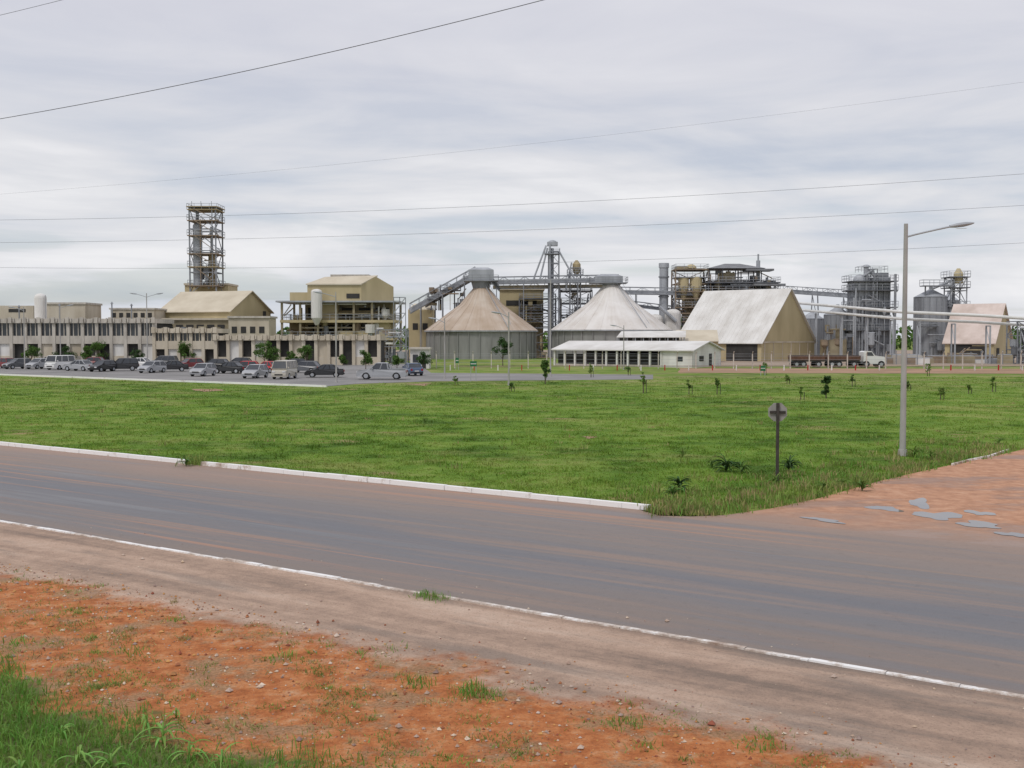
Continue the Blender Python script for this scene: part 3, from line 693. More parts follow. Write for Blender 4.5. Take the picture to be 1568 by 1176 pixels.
platform(b,X(655,d),X(672,d),d-1,d+3,Z(458,d),steel_d); platform(b,X(674,d),X(705,d),d-1,d+3,Z(444,d),steel_d)
clutter(b,X(655,d),X(715,d),d-1,d+3,Z(475,d),Z(438,d),24,[steel,beige_d,rust,steel_d])
conveyor(b,(X(740,d),d-2,Z(436,d)),(X(945,d),d-2,Z(432,d)),2.2,1.5,steel,steel_l,2.2,5)
conveyor(b,(X(755,d),d+1,Z(442,d)),(X(945,d),d+1,Z(440,d)),1.6,1.3,steel,beige_d,2.2)
conveyor(b,(X(945,d),d,Z(450,d)),(X(1060,d),d,Z(452,d)),2.,1.5,steel,steel_l,2.4,2)
conveyor(b,(X(960,d),d+2,Z(468,d)),(X(1060,d),d+2,Z(480,d)),1.4,1.2,steel,steel,2.4)
conveyor(b,(X(1180,d),d,Z(447,d)),(X(1320,228),228,Z(457,228)),1.8,1.5,steel,steel_l,2.4,3)
b.make('conveyor_gallery')
def cone_silo(px,rp,d,ye,ya,mc,hb,ribs=24):
    x=X(px,d); r=rp*d/F; ze=Z(ye,d-r); za=Z(ya,d); b=B()
    b.cyl(x,d,0,ze,r*.985,silow,n=64)
    for i in range(32):
        a=2*math.pi*i/32; b.beam((x+r*math.cos(a),d+r*math.sin(a),0),(x+r*math.cos(a),d+r*math.sin(a),ze),.10,silow)
    rt=1.6; n=64
    vs=[(x+r*1.03*math.cos(2*math.pi*i/n),d+r*1.03*math.sin(2*math.pi*i/n),ze-.1) for i in range(n)]
    vs+=[(x+(r*.37+rt*.2)*math.cos(2*math.pi*i/n),d+(r*.37+rt*.2)*math.sin(2*math.pi*i/n),ze+(za-ze)*.60) for i in range(n)]
    vs+=[(x+rt*math.cos(2*math.pi*i/n),d+rt*math.sin(2*math.pi*i/n),za) for i in range(n)]
    b.poly(vs,[(n*k+i,n*k+(i+1)%n,n*(k+1)+(i+1)%n,n*(k+1)+i) for k in (0,1) for i in range(n)],mc)
    for i in range(ribs):
        a=2*math.pi*i/ribs; c,s=math.cos(a),math.sin(a)
        m_=(x+(r*.37+rt*.2)*c,d+(r*.37+rt*.2)*s,ze+(za-ze)*.60+.02)
        b.beam((x+r*1.03*c,d+r*1.03*s,ze-.08),m_,.045,mc); b.beam(m_,(x+rt*c,d+rt*s,za+.02),.045,mc)
    b.cyl(x,d,ze-.35,ze-.12,r*1.035,steel_l,n=64)
    a=math.radians(-60); c,s=math.cos(a),math.sin(a)
    b.beam((x+r*c,d+r*s,ze+.3),(x+rt*c,d+rt*s,za+.6),.08,steel_l); b.beam((x+r*c+.5,d+r*s,ze+1.1),(x+rt*c+.5,d+rt*s,za+1.5),.04,steel_l)
    x0,x1,y0,y1=[hb[0],hb[1],hb[2],hb[3]]
    X0,X1=X(x0,d),X(x1,d); z1,z0=Z(y0,d),Z(y1,d); q=(X1-X0)*.22
    b.box(X0,X1,d-2,d+2,z0,z1-.5,steel_l)
    b.poly([(X0,d-2,z1-.5),(X1,d-2,z1-.5),(X1-q,d-1,z1),(X0+q,d-1,z1),(X0,d+2,z1-.5),(X1,d+2,z1-.5),(X1-q,d+1,z1),(X0+q,d+1,z1)],[(0,1,2,3),(3,2,6,7),(5,4,7,6),(0,3,7,4),(1,5,6,2)],steel_l)
    b.beam((x,d,za-.3),(x,d,z0),1.7,steel,8,2.2)
    platform(b,X0-1,X1+1,d-2.6,d+2.6,z0,steel)
    return b.make('grain_silo',loc=(x,d,0))
cone_silo(737,84,235,505,441,cone1,(718,756,410,430))
cone_silo(936,90,235,504,436,cone2,(910,952,420,433))
b=B(); d=234; conveyor(b,(X(752,d),d,Z(430,d)),(X(765,d),d,Z(446,d)),1.5,1,steel_d); b.make('discharge_chute')
b=B(); d=252
b.box(X(765,d),X(832,d),d,d+9,0,Z(444,d),beige); b.box(X(764,d),X(834,d),d-.4,d+9.4,Z(444,d),Z(441,d),roofg)
b.box(X(775,d),X(822,d),d-.1,d-.02,Z(468,d),Z(460,d),dark)
for z in (Z(458,d),Z(475,d),Z(492,d)): platform(b,X(795,d),X(850,d),d-4,d-.2,z,steel_d,steel_l)
lattice(b,X(795,d),X(850,d),d-4,d-.5,0,Z(458,d),3.5,steel,.13)
clutter(b,X(795,d),X(850,d),d-4,d-.5,0,Z(455,d),30,[steel,beige,rust,steel_l,beige_d])
lattice(b,X(857,d),X(905,d),d-3,d+3,0,Z(445,d),3.3,steel,.12)
for p_ in (500,482,464,446): platform(b,X(857,d),X(905,d),d-3,d+3,Z(p_,d),steel_d,steel_l)
clutter(b,X(857,d),X(905,d),d-3,d+2,0,Z(448,d),40,[steel,beige_d,rust,steel_l,yellow])
for i in range(5): b.beam((X(857,d)+i,d-3,0),(X(900,d),d-3+i*.3,Z(470-5*i,d)),.15,steel_l,6)
b.make('milling_building')
b=B(); d=246
b.beam((X(842,d),d,0),(X(842,d),d,Z(372,d)),.22,steel_l,8)
lattice(b,X(840,d),X(856,d),d,d+2.4,0,Z(385,d),2.6,steel,.11)
b.cyl(X(845,d),d+1,0,Z(380,d),.45,steel,n=8)
platform(b,X(834,d),X(857,d),d-.8,d+3,Z(388,d),steel,steel_l)
b.box(X(838,d),X(854,d),d+.2,d+2.2,Z(376,d),Z(370,d),steel_l); b.dome(X(846,d),d+1.2,Z(371,d),1.0,.6,steel_l,12)
for a_,b_ in (((836,376),(816,430)),((838,380),(826,430)),((856,385),(882,432))): b.beam((X(a_[0],d),d,Z(a_[1],d)),(X(b_[0],d),d-1,Z(b_[1],d)),.2,steel_l,8)
b.make('bucket_elevator')
b=B(); lattice(b,X(873,d),X(889,d),d,d+2.4,0,Z(410,d),2.6,steel,.11); platform(b,X(869,d),X(893,d),d-.6,d+3,Z(420,d),steel,steel_l)
b.cyl(X(883,d),d+1,Z(413,d),Z(404,d),.9,yellow,.9,14); b.cyl(X(883,d),d+1,Z(404,d),Z(398,d),.9,yellow,.25,14); b.cyl(X(883,d),d+1,Z(423,d),Z(413,d),.25,yellow,.9,14)
b.beam((X(875,d),d,Z(402,d)),(X(866,d),d,Z(445,d)),.2,steel_l,6); b.make('bucket_elevator')
b=B(); d=248; x=X(1016,d); b.cyl(x,d,0,Z(410,d),1.0,steel_l,n=20); b.cyl(x,d,Z(410,d),Z(403,d),1.15,steel_l,n=20); b.cyl(x,d,Z(425,d),Z(423,d),1.2,steel,n=20); b.cyl(x,d,Z(455,d),Z(453,d),1.2,steel,n=20); b.make('chimney_stack')
b=B()
for px,pt,pb in ((1003,488,500),(1030,480,500)):
    x=X(px,246); b.cyl(x,246,Z(pb,246),Z(pt,246),1.8,whitew,n=20); b.dome(x,246,Z(pt,246),1.8,1,whitew,16); b.cyl(x,246,0,Z(pb,246),1.8,whitew,n=20)
b.beam((X(1010,244),244,Z(470,244)),(X(1035,244),244,Z(492,244)),.4,steel_l,8); b.make('dust_tank')
b=B(); d=246
lattice(b,X(1034,d),X(1084,d),d,d+6,0,Z(412,d),3.4,rust,.15)
for p_ in (492,470,446,424,412): platform(b,X(1034,d),X(1084,d),d-.5,d+6.5,Z(p_,d),rust if p_!=424 else steel,steel_l)
for px,r_ in ((1047,1.2),(1066,1.4)):
    x=X(px,d); b.cyl(x,d+.8,Z(440,d),Z(424,d),r_,beige,n=18); b.cyl(x,d+.8,Z(460,d),Z(440,d),.3,beige,r_,18)
b.box(X(1037,d),X(1054,d),d+1,d+5,Z(412,d),Z(407,d),beige_d); b.dome(X(1060,d),d+2,Z(410,d),1.2,.9,beige,14)
b.box(X(1050,d),X(1083,d),d+2,d+6,0,Z(448,d),beige_d)
clutter(b,X(1036,d),X(1082,d),d,d+5,0,Z(416,d),60,[steel,beige,rust,yellow,steel_l])
x0,x1=X(1084,d),X(1186,d)
lattice(b,x0,x1,d,d+9,0,Z(430,d),3.2,steel_d,.16)
for p_ in (446,432): b.box(x0-.8,x1+1,d-1,d+9,Z(p_,d)-.25,Z(p_,d),steel_d); rail(b,x0-.8,x1+1,d-1,d+9,Z(p_,d),steel_l)
b.box(x0+1,x1-1,d+4,d+9,0,Z(433,d),steel_d)
zz=Z(411,d); zk=Z(402,d); xa,xb=X(1086,d),X(1165,d)
for sx in range(5): 
    x=xa+(xb-xa)*sx/4; b.beam((x,d,Z(432,d)),(x,d,zz),.14,steel_d); b.beam((x,d+8,Z(432,d)),(x,d+8,zz),.14,steel_d)
b.poly([(xa-.6,d-1,zz),(xb+.8,d-1,zz),(xb-4,d+4,zk),(xa+4,d+4,zk),(xa-.6,d+9,zz),(xb+.8,d+9,zz)],[(0,1,2,3),(3,2,5,4),(0,3,4),(1,5,2)],roofgrey)
b.box(X(1140,d),X(1182,d),d-1.5,d+3,Z(415,d),Z(412,d),roofgrey); b.box(X(1150,d),X(1198,d),d-2.5,d+1,Z(438,d),Z(435,d),roofgrey)
b.box(X(1104,d),X(1126,d),d+1,d+5,Z(432,d),Z(417,d),beige_d)
x=X(1163,d); b.cyl(x,d+2,Z(430,d),Z(398,d),.45,steel_l,n=10); b.cyl(x,d+2,Z(398,d),Z(388,d),.2,steel_l,n=10)
clutter(b,x0,x1,d-.5,d+4,Z(446,d),Z(414,d),50,[steel,steel_d,beige_d,steel_l,rust])
b.make('drying_plant')
# white-roof warehouse
b=B(); d=205; c0=(X(1166,d),d); W=21; L=18.5; he=Z(523,d); hr=Z(443,213)
gable(b,c0,math.radians(48),W,L,he,hr,beige,roofw,.5)
for k in range(6): b.box(1.+k*3.4,1.2+k*3.4,-.1,-.012,0,he,cream)
b.box(-.2,W+.2,-.14,-.1,he-.25,he+.02,cream)
b.box(-.08,-.01,.8,7.4,0,he*.93,dark); b.box(-.06,-.01,10,13,0,he*.8,dark)
for k in range(20):
    y=k*L/19; b.beam((-.5,y,he-.28),(W/2,y,hr+.17),.035,roofw)
b.frame((0,0,0),0)
d=196; xa=X(1018,d)
b.box(xa,X(1100,d),d,d+7,0,Z(522,d),beige)
rv=[(xa-.5,d-.4,Z(522,d)),(X(1100,d),d-.4,Z(522,d)),(X(1106,d),d+5,Z(505,d)),(X(1042,d),d+5,Z(505,d))]
b.poly(rv+[(x,y,z-.15) for x,y,z in rv],[(0,1,2,3),(7,6,5,4),(0,4,5,1),(1,5,6,2),(2,6,7,3),(3,7,4,0)],roofg)
b.box(X(1076,d),X(1092,d),d-.07,d-.01,0,2.2,dark)
b.make('warehouse')
b=B(); d=192; b.poly([(X(944,d),d,Z(517,d)),(X(1050,d),d,Z(517,d)),(X(1056,d),d+4,Z(507,d)),(X(955,d),d+4,Z(508,d)),(X(944,d),d,Z(516,d)),(X(1050,d),d,Z(516,d)),(X(1056,d),d+4,Z(506,d)),(X(955,d),d+4,Z(507,d))],[(3,2,1,0),(4,5,6,7),(0,1,5,4),(1,2,6,5),(2,3,7,6),(3,0,4,7)],roofw)
for k in range(9):
    for y in (d+.3,d+3.6): b.beam((X(948+k*12.5,d),y,0),(X(948+k*12.5,d),y,Z(516,d)),.12,steel_l)
b.box(X(950,d),X(1045,d),d+3.8,d+4,0,Z(517,d),dark); b.make('loading_canopy')
# long open shed
b=B(); d=163; W=10.5; L=23.7; he=Z(537,d); hr=Z(524,d+4)
gable(b,(X(1060,d),d),math.radians(56),W,L,he,hr,whitew,roofw,.5,0,(1,0,0,0))
b.box(W-.1,W,0,L,0,he-.05,conc)
b.box(.0,.08,0,5,0,he-.02,whitew); b.box(-.05,-.01,1.5,2.4,.9,1.6,glass); b.box(2.5,4,-.06,-.012,.9,1.7,dark); b.box(6,7,-.06,-.012,0,2,dark)
for k in range(11):
    y=5+k*(L-5)/10; b.box(-.14,.14,y-.14,y+.14,0,he-.15,whitew)
b.box(3,W-1,6,L-1,0,1.3,conc); b.box(W-.6,W-.2,5,L,0,he-.1,dark); b.box(0,.05,5,L,0,.3,conc); b.box(1,1.1,5,L,0,he*.75,dark)
b.frame((0,0,0),0); b.make('open_shed')
b=B(); d=172; b.box(X(640,d),X(652,d),d,d+2,0,2.2,steel_l); b.cyl(X(646,d),d+1,2.2,2.9,.2,steel_l,n=8); b.make('water_pump_house')
def gsilo(b,px,rp,d,yt,ya,m=corrg):
    x=X(px,d); r=rp*d/F; z=Z(yt,d); za=Z(ya,d)
    b.cyl(x,d,0,z,r,m,n=28); b.cyl(x,d,z,za,r*1.04,steel_l,.35,28); b.cyl(x,d,za,za+.5,.35,steel_l,n=10)
    for i in range(16):
        a=2*math.pi*i/16; b.beam((x+r*math.cos(a),d+r*math.sin(a),0),(x+r*math.cos(a),d+r*math.sin(a),z),.08,steel)
    return x,r,z,za
b=B(); gsilo(b,1243,17,232,488,478); gsilo(b,1282,20,222,482,470); b.make('steel_silo')
b=B(); d=216; x0,x1=X(1306,d),X(1334,d); x2=X(1340,d); x3=X(1364,d)
b.box(x0,x1,d,d+4,0,Z(430,d),corrg); b.box(x2,x3,d+1,d+5,0,Z(424,d),corrg)
for xa,xb,zt,dd in ((x0,x1,Z(430,d),d),(x2,x3,Z(424,d),d+1)):
    z=1.2
    while z<zt: b.box(xa-.12,xb+.12,dd-.12,dd+4.1,z,z+.12,steel); z+=1.1
    for u in (0,.33,.66,1): b.box(xa+(xb-xa)*u-.1,xa+(xb-xa)*u+.1,dd-.25,dd-.13,0,zt,steel_l)
for p_ in (505,470,444,430): platform(b,x0-.8,x3+1,d-1,d+5,Z(p_,d),steel_d,steel_l)
lattice(b,x1,x2,d-.8,d+3,0,Z(412,d),2.6,steel,.09)
b.dome(X(1320,d),d+2,Z(430,d),1.3,1.4,steel_l,14); b.cyl(X(1330,d),d+2,Z(430,d),Z(408,d),.5,steel_l,n=10); b.dome(X(1330,d),d+2,Z(408,d),.8,.5,steel_l,10)
b.beam((X(1330,d),d+2,Z(411,d)),(X(1366,d),d+2,Z(438,d)),.35,steel_l,8); b.beam((X(1340,d),d+2,Z(412,d)),(X(1310,d),d+1,Z(432,d)),.3,steel_l,8)
b.box(X(1345,d),X(1362,d),d+1,d+4,Z(424,d),Z(417,d),steel)
rail(b,X(1318,d),X(1358,d),d,d+4,Z(416,d),steel_l)
b.beam((x3+.4,d-1,0),(x3+.4,d-1,Z(420,d)),.25,steel,6)
clutter(b,x0-.5,x3+.8,d-1.2,d-.3,0,Z(432,d),36,[steel,steel_l,steel_d])
clutter(b,X(1255,d),X(1306,d),d-3,d,0,Z(490,d),26,[steel,rust,steel_l,beige_d]); b.box(X(1258,d),X(1292,d),d-2,d+1,0,Z(520,d),beige_d)
b.make('grain_dryer')
b=B(); d=220; gsilo(b,1424,24,d,455,443)
gsilo(b,1452,14,d+8,460,450)
x0,x1=X(1452,d),X(1476,d); lattice(b,x0,x1,d-1,d+2.4,0,Z(424,d),2.8,steel_l,.11)
for p_ in (500,470,440,424): platform(b,x0-.5,x1+.5,d-1.5,d+3,Z(p_,d),steel_d,steel_l)
b.cyl(X(1466,d),d,Z(434,d),Z(419,d),.9,beige,n=12); b.cyl(X(1466,d),d,Z(419,d),Z(411,d),.9,beige,.3,12); b.cyl(X(1459,d),d,0,Z(430,d),.3,steel,n=8)
platform(b,X(1404,d),X(1450,d),d-3.2,d-1,Z(438,d),steel,steel_l); b.beam((X(1410,d),d-2,0),(X(1410,d),d-2,Z(438,d)),.15,steel); b.beam((X(1460,d),d,Z(428,d)),(X(1424,d),d,Z(443,d)),.25,steel_l,8)
platform(b,X(1395,d),X(1425,d),d-4,d-3.2,Z(500,d),steel_d,steel_l)
clutter(b,X(1400,d),X(1476,d),d-5,d-3,0,Z(505,d),24,[steel,steel_l,steel_d]); b.make('steel_silo')
# pipe rack
b=B()
pts=[(1222,228,464),(1385,189,478),(1500,186,483),(1720,180,497)]
for off,dy,r_ in ((0,0,.27),(10,1.2,.24)):
    pr=None
    for px,dd,py in pts:
        q=(X(px,dd),dd+dy,Z(py+off,dd)); 
        if pr: b.beam(pr,q,r_,pipew,12)
        pr=q
for k in range(10):
    if k<4: t_=(k+.7)/4.2; dd=228-39*t_; px=1222+163*t_; yt=464+14*t_+14
    else: t_=(k-3.6)/6; dd=189-8*t_; px=1385+320*t_; yt=478+18*t_+14
    zt=Z(yt,dd); x=X(px,dd)
    for s in (-.9,.9): b.beam((x+s*.3,dd+s*1.6,0),(x+s*.3,dd+s*1.6,zt),.15,steel_l)
    b.beam((x-.3,dd-1.6,zt),(x+.3,dd+1.6,zt),.14,steel_l); b.beam((x-.3,dd-1.6,zt*.5),(x+.3,dd+1.6,zt),.08,steel_l)
b.make('pipe_rack')
# right shed
b=B(); d=198; W=14; L=8.4; he=Z(524,d); hr=Z(466,d+6)
gable(b,(X(1522,d),d),math.radians(54),W,L,he,hr,beige,roofp,.4)
b.box(-.08,-.01,1.2,7.5,0,he*.9,dark); b.box(2,4,-.08,-.01,0,2.5,dark)
b.frame((0,0,0),0); clutter(b,X(1455,195),X(1520,195),194,196,0,3,12,[steel,rust,yellow]); b.make('equipment_shed')
b=B(); d=185
clutter(b,X(1552,d),X(1610,d),d,d+4,0,Z(500,d),26,[steel,steel_d,steel_l]); lattice(b,X(1558,d),X(1590,d),d,d+4,0,Z(492,d),2.6,steel,.1); b.make('pipe_platform')
b=B(); d=180
for k in range(16):
    px=random.uniform(1360,1560); x=X(px,d); w=random.uniform(.8,2.5); h_=random.uniform(.6,1.6); m_=random.choice((conc,whitew,rust,steel,beige_d))
    b.box(x-w,x+w,d+k*.7,d+k*.7+2,0,h_,m_); b.box(x-w*.9,x+w*.9,d+k*.7+.1,d+k*.7+1.9,h_,h_+.12,steel_l); b.beam((x-w,d+k*.7-.1,0),(x-w,d+k*.7-.1,h_+.8),.07,steel)
b.make('yard_equipment')
# ---------------------------------------------------------------- vehicles
def paint(name,c): return mk(name,c,tuple(q*.9 for q in c),.5,rough=.28,spec=.6)
pc={k:paint('paint_'+k,v) for k,v in dict(silver=(.36,.37,.39),white=(.74,.74,.73),black=(.02,.02,.023),grey=(.12,.125,.135),red=(.50,.018,.018),wine=(.20,.02,.025),beige=(.50,.47,.40),blue=(.08,.12,.20)).items()}
head=mk('headlight',(.7,.7,.7),(.6,.6,.62),3,rough=.1); tail=mk('tail_light',(.35,.02,.02),(.3,.02,.02),3,rough=.2)
def arch(cx,r,z0,rev=False,n=7):
    return [(cx+r*math.cos(math.pi*i/n),z0+r*math.sin(math.pi*i/n)) for i in range(n+1)]
CT=dict(hatch=dict(L=3.9,W=1.66,belt=.93,H=1.47,gb=(-1.86,.95),gt=(-1.45,.25),hood=.78,wb=1.2,tr=.93,r=.3),
 sedan=dict(L=4.35,W=1.72,belt=.92,H=1.44,gb=(-1.55,.95),gt=(-.95,.2),hood=.78,wb=1.3,tr=.95,r=.31),
 suv=dict(L=4.3,W=1.78,belt=1.02,H=1.68,gb=(-2.05,1.05),gt=(-1.8,.4),hood=.95,wb=1.28,tr=1.02,r=.35),
 van=dict(L=4.5,W=1.75,belt=1.15,H=1.95,gb=(-2.2,2.0),gt=(-2.1,1.65),hood=1.0,wb=1.25,tr=1.15,r=.33),
 pickup=dict(L=5.25,W=1.82,belt=1.08,H=1.76,gb=(-.75,1.2),gt=(-.6,.55),hood=.98,wb=1.6,tr=1.08,r=.38))
def car(name,px,py,col,kind,hd):
    c=CT[kind]; gx,gy=G(px,py); b=B(); b.frame((gx,gy,.021),math.radians(hd)); L=c['L']/2; w=c['W']/2; bd=pc[col]
    top=[(-L,.45),(-L+.03,c['tr']-.15),(-L+.12,c['tr']),(c['gb'][1],c['belt']),(L-.35,c['hood']),(L-.06,c['hood']-.15),(L,.5),(L-.03,.26)]
    r=c['r']+.06; bot=arch(c['wb'],r,.28)+arch(-c['wb'],r,.28)
    prof=top+[(L-.2,.24)]+bot+[(-L+.1,.26)]
    def yw(x,z): 
        k=w; k-=.10*max(0,(abs(x)-L+.5)/.5)**1.5; k-=.05*max(0,(z-.75)/.3); return k
    n=len(prof); vs=[(x,-yw(x,z),z) for x,z in prof]+[(x,yw(x,z),z) for x,z in prof]
    b.poly(vs,[tuple(range(n-1,-1,-1)),tuple(range(n,2*n))]+[(i,(i+1)%n,n+(i+1)%n,n+i) for i in range(n)],bd)
    b.box(-c['wb']-r,-c['wb']+r,-w+.12,w-.12,.3,.7,dark); b.box(c['wb']-r,c['wb']+r,-w+.12,w-.12,.3,.62,dark)
    (b0,b1),(t0,t1)=c['gb'],c['gt']; zb=c['belt']-.01; zt=c['H']-.05; wt=w-.2; wb_=w-.06
    vs=[(b0,-wb_,zb),(b1,-wb_,zb),(b1,wb_,zb),(b0,wb_,zb),(t0,-wt,zt),(t1,-wt,zt),(t1,wt,zt),(t0,wt,zt)]
    b.poly(vs,[(0,1,5,4),(1,2,6,5),(2,3,7,6),(3,0,4,7)],glass)
    b.poly([(t0-.05,-wt-.02,zt),(t1+.06,-wt-.02,zt),(t1+.06,wt+.02,zt),(t0-.05,wt+.02,zt),(t0+.1,-wt+.12,zt+.06),(t1-.12,-wt+.12,zt+.06),(t1-.12,wt-.12,zt+.06),(t0+.1,wt-.12,zt+.06)],[(0,3,2,1),(4,5,6,7),(0,1,5,4),(1,2,6,5),(2,3,7,6),(3,0,4,7)],bd)
    for s in (-1,1):
        b.beam((b0,s*wb_,zb),(t0,s*wt,zt),.06,bd); b.beam((b1,s*wb_,zb),(t1,s*wt,zt),.05,bd)
        mids=[.45] if kind in('hatch','pickup') else [.35,.68]
        for u in mids: b.beam((b0+(b1-b0)*u,s*wb_,zb),(t0+(t1-t0)*u,s*wt,zt),.05,bd)
        for sx in (-1,1):
            x=sx*c['wb']; b.beam((x,s*(w-.22),c['r']),(x,s*(w-.0),c['r']),c['r'],rubber,18); b.beam((x,s*(w-.0),c['r']),(x,s*(w+.012),c['r']),c['r']*.62,steel_l,12)
        b.box(L-.10,L+.005,s*(w-.32)-.17,s*(w-.32)+.17,c['hood']-.27,c['hood']-.12,head)
        b.box(-L-.01,-L+.08,s*(w-.24)-.1,s*(w-.24)+.1,c['tr']-.36,c['tr']-.12,tail)
        b.box(b1-.35,b1-.2,s*(w+.06)-.08,s*(w+.06)+.08,zb+.02,zb+.16,bd)
    b.box(L-.05,L+.012,-w*.5,w*.5,.42,.56,dark); b.box(-L-.014,-L+.02,-.26,.26,.5,.62,whitew)
    b.box(-L-.03,-L+.05,-w+.12,w-.12,.34,.46,dark if kind!='pickup' else steel_l)
    if kind=='pickup':
        b.box(-L+.12,b0-.1,-w+.16,w-.16,zb+.012,zb+.02,dark)
        for s in (-1,1): b.box(-L+.08,b0-.05,s*(w-.1)-.04,s*(w-.1)+.04,zb,zb+.07,bd); b.beam((b0-.25,s*(w-.2),zb),(b0-.05,s*(w-.25),c['H']-.1),.04,steel_l)
    return b.make(name,bev=.03)
cars=[(5,564,'wine','hatch',150),(27,565,'grey','hatch',235),(60,565,'silver','hatch',250),(92,566,'white','van',255),(122,568,'silver','sedan',160),(157,569,'black','hatch',250),(187,568,'black','suv',200),(213,563,'white','sedan',170),(233,571,'silver','hatch',250),(262,569,'black','sedan',200),(290,565,'wine','hatch',230),(311,576,'silver','hatch',260),(352,572,'black','sedan',165),(329,566,'black','hatch',170),(374,571,'red','hatch',185),(412,571,'red','sedan',140),(391,579,'silver','hatch',260),(436,580,'beige','van',265),(466,571,'grey','hatch',170),(497,578,'black','sedan',186),(631,575,'blue','sedan',110),(449,566,'black','hatch',190),(140,562,'wine','hatch',180),(75,561,'black','sedan',180),(250,562,'grey','suv',180),(365,563,'black','hatch',180)]
for px,py,c,k,h_ in cars: car('parked_car' if k!='van' else 'parked_van',px,py,c,k,h_)
car('pickup_truck',585,581,'silver','pickup',180)
# truck with trailers
b=B(); d=164; b.frame((X(1282,d),d,0),0); x0=X(1210,d)-X(1282,d); x1=X(1314,d)-X(1282,d)
mid=(x0+x1)/2
for a,c in ((x0,mid-.2),(mid+.2,x1)):
    b.box(a,c,-1.25,1.25,1.1,1.75,brown); b.box(a+.1,c-.1,-1.15,1.15,1.75,1.8,dark)
    k=a
    while k<c: b.box(k-.04,k+.04,-1.31,-1.25,1.1,1.8,brown); k+=.6
    b.box(a,c,-1,1,.88,1.1,steel_d)
    for wx in (a+.7,a+1.7,c-.9): 
        for s in (-1,1): b.beam((wx,s*.95,.5),(wx,s*1.25,.5),.5,rubber,16); b.beam((wx,s*1.25,.5),(wx,s*1.27,.5),.25,steel_l,10)
q=x1+.5
b.box(q-.4,q+3.3,-.9,.9,.6,.9,steel_d)
prof=[(q,.9),(q,2.3),(q+.3,2.45),(q+1.2,2.4),(q+1.65,1.8),(q+3.0,1.6),(q+3.3,1.4),(q+3.35,.6),(q+3.1,.5),(q+1.1,.55)]
n=len(prof); b.poly([(x,-1.12,z) for x,z in prof]+[(x,1.12,z) for x,z in prof],[tuple(range(n-1,-1,-1)),tuple(range(n,2*n))]+[(i,(i+1)%n,n+(i+1)%n,n+i) for i in range(n)],pc['white'])
b.poly([(q+.5,-1.135,1.75),(q+1.5,-1.135,1.75),(q+1.2,-1.135,2.28),(q+.5,-1.135,2.28)],[(0,1,2,3)],glass)
b.poly([(q+1.64,-1.0,1.86),(q+1.64,1.0,1.86),(q+1.28,1.0,2.34),(q+1.28,-1,2.34)],[(0,1,2,3)],glass)
for wx in (q+.4,q+2.6):
    for s in (-1,1): b.beam((wx,s*.95,.5),(wx,s*1.2,.5),.5,rubber,16); b.beam((wx,s*1.2,.5),(wx,s*1.22,.5),.25,steel_l,10)
b.make('cargo_truck')
# ---------------------------------------------------------------- power lines
def wire(p0,p1,sag,r,name='power_line'):
    a=Vector((X(p0[0],p0[2],p0[1]),p0[2],Z(p0[1],p0[2]))); c=Vector((X(p1[0],p1[2],p1[1]),p1[2],Z(p1[1],p1[2])))
    b=B(); pr=None; K=24
    for k in range(K+1):
        u=k/K; q=a+(c-a)*u; q.z-=sag*4*u*(1-u)
        if pr is not None: b.beam(pr,q,r,wirem,6)
        pr=q
    b.make(name)
wire((-300,226,42),(1100,-72,30),.55,.011)
wire((-200,68,40),(300,-55,36),.1,.007)
wire((-300,338,60),(1900,240,48),.75,.007)
wire((-300,372,62),(1900,293,50),.65,.007)
wire((-300,404,64),(1900,352,52),.85,.007)
wire((-300,318,56),(1900,78,46),.7,.003)
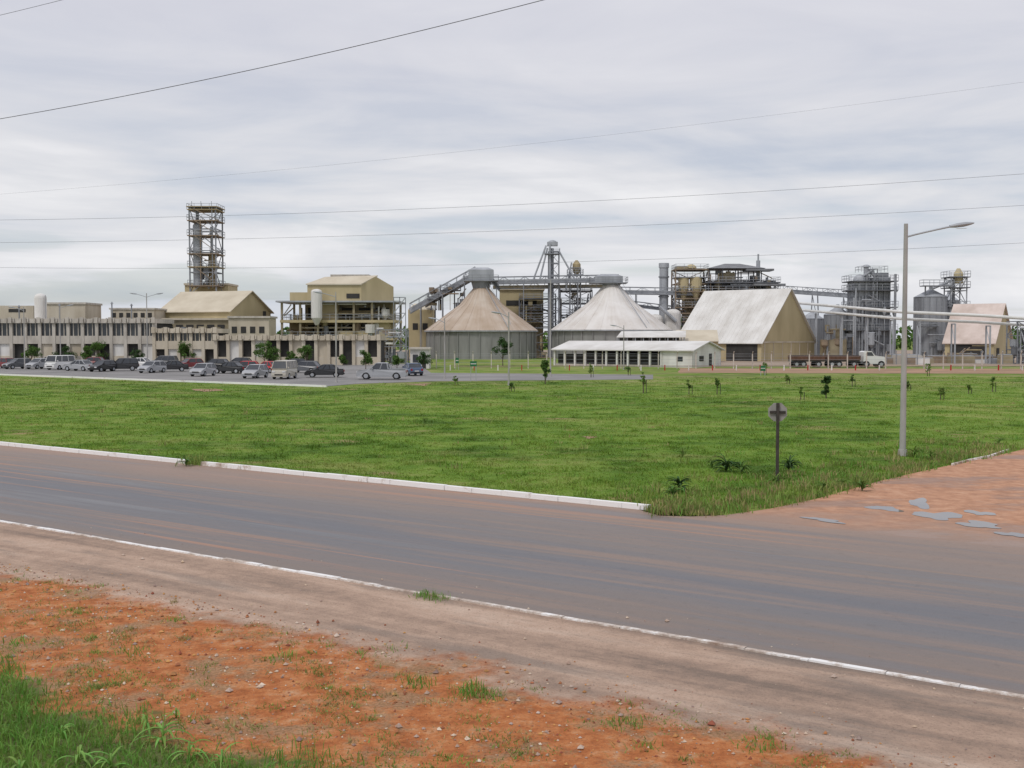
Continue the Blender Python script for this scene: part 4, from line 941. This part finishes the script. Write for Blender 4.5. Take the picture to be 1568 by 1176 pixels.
# ---------------------------------------------------------------- world, sun, camera
w=bpy.data.worlds.new('World'); scene.world=w; w.use_nodes=True; nt=w.node_tree; nt.nodes.clear()
out=nt.nodes.new('ShaderNodeOutputWorld'); bg=nt.nodes.new('ShaderNodeBackground'); bg.inputs[1].default_value=.1
SE,SR=math.radians(55),math.radians(215)
sky=nt.nodes.new('ShaderNodeTexSky'); sky.sky_type='NISHITA'; sky.sun_disc=False; sky.sun_elevation=SE; sky.sun_rotation=SR
tc_=nt.nodes.new('ShaderNodeTexCoord').outputs['Generated']
sx=nt.nodes.new('ShaderNodeSeparateXYZ'); nt.links.new(tc_,sx.inputs[0]); z=sx.outputs[2]
v=mapping(nt,tc_,(1,1,4.5),0,(.3,.2,.1))
n1=noise(nt,v,3.2,7,.55,.6); n2=noise(nt,mapping(nt,tc_,(1,1,9),0,(2,4,1)),4.0,6,.5,.3)
low=smooth(nt,z,.30,.10)
f=mth(nt,'ADD',mth(nt,'MULTIPLY',n1,.6),mth(nt,'MULTIPLY',n2,.4))
cl=ramp(nt,f,[(.38,(.53,.585,.68)),(.46,(.65,.68,.74)),(.53,(.74,.75,.785)),(.62,(.86,.86,.88))])
up=ramp(nt,n1,[(.3,(.62,.63,.71)),(.7,(.71,.715,.775))])
c=mix(nt,low,up,cl)
blue=mth(nt,'MULTIPLY',smooth(nt,n2,.50,.40),smooth(nt,z,.16,.02))
cm=nt.nodes.new('ShaderNodeVectorMath'); cm.operation='SCALE'; nt.links.new(c,cm.inputs[0]); cm.inputs[3].default_value=10
c=mix(nt,mth(nt,'MULTIPLY',blue,.4),cm.outputs[0],sky.outputs[0])
nt.links.new(c,bg.inputs[0]); nt.links.new(bg.outputs[0],out.inputs[0])
sl=bpy.data.lights.new('sun','SUN'); sl.energy=1.5; sl.angle=math.radians(12); sl.color=(1,.96,.9)
so=bpy.data.objects.new('sun',sl); scene.collection.objects.link(so)
sd=Vector((math.sin(SR)*math.cos(SE),math.cos(SR)*math.cos(SE),math.sin(SE)))
so.rotation_euler=sd.to_track_quat('Z','Y').to_euler(); so.location=(0,0,60)
cam=bpy.data.cameras.new('camera'); cam.sensor_width=36; cam.lens=36*F/1568; cam.clip_end=5000; cam.clip_start=.1
co=bpy.data.objects.new('camera',cam); scene.collection.objects.link(co); co.location=(0,0,HC); co.rotation_euler=(math.pi/2-P,0,0)
scene.camera=co
scene.view_settings.view_transform='Standard'; scene.view_settings.look='None'; scene.view_settings.exposure=0
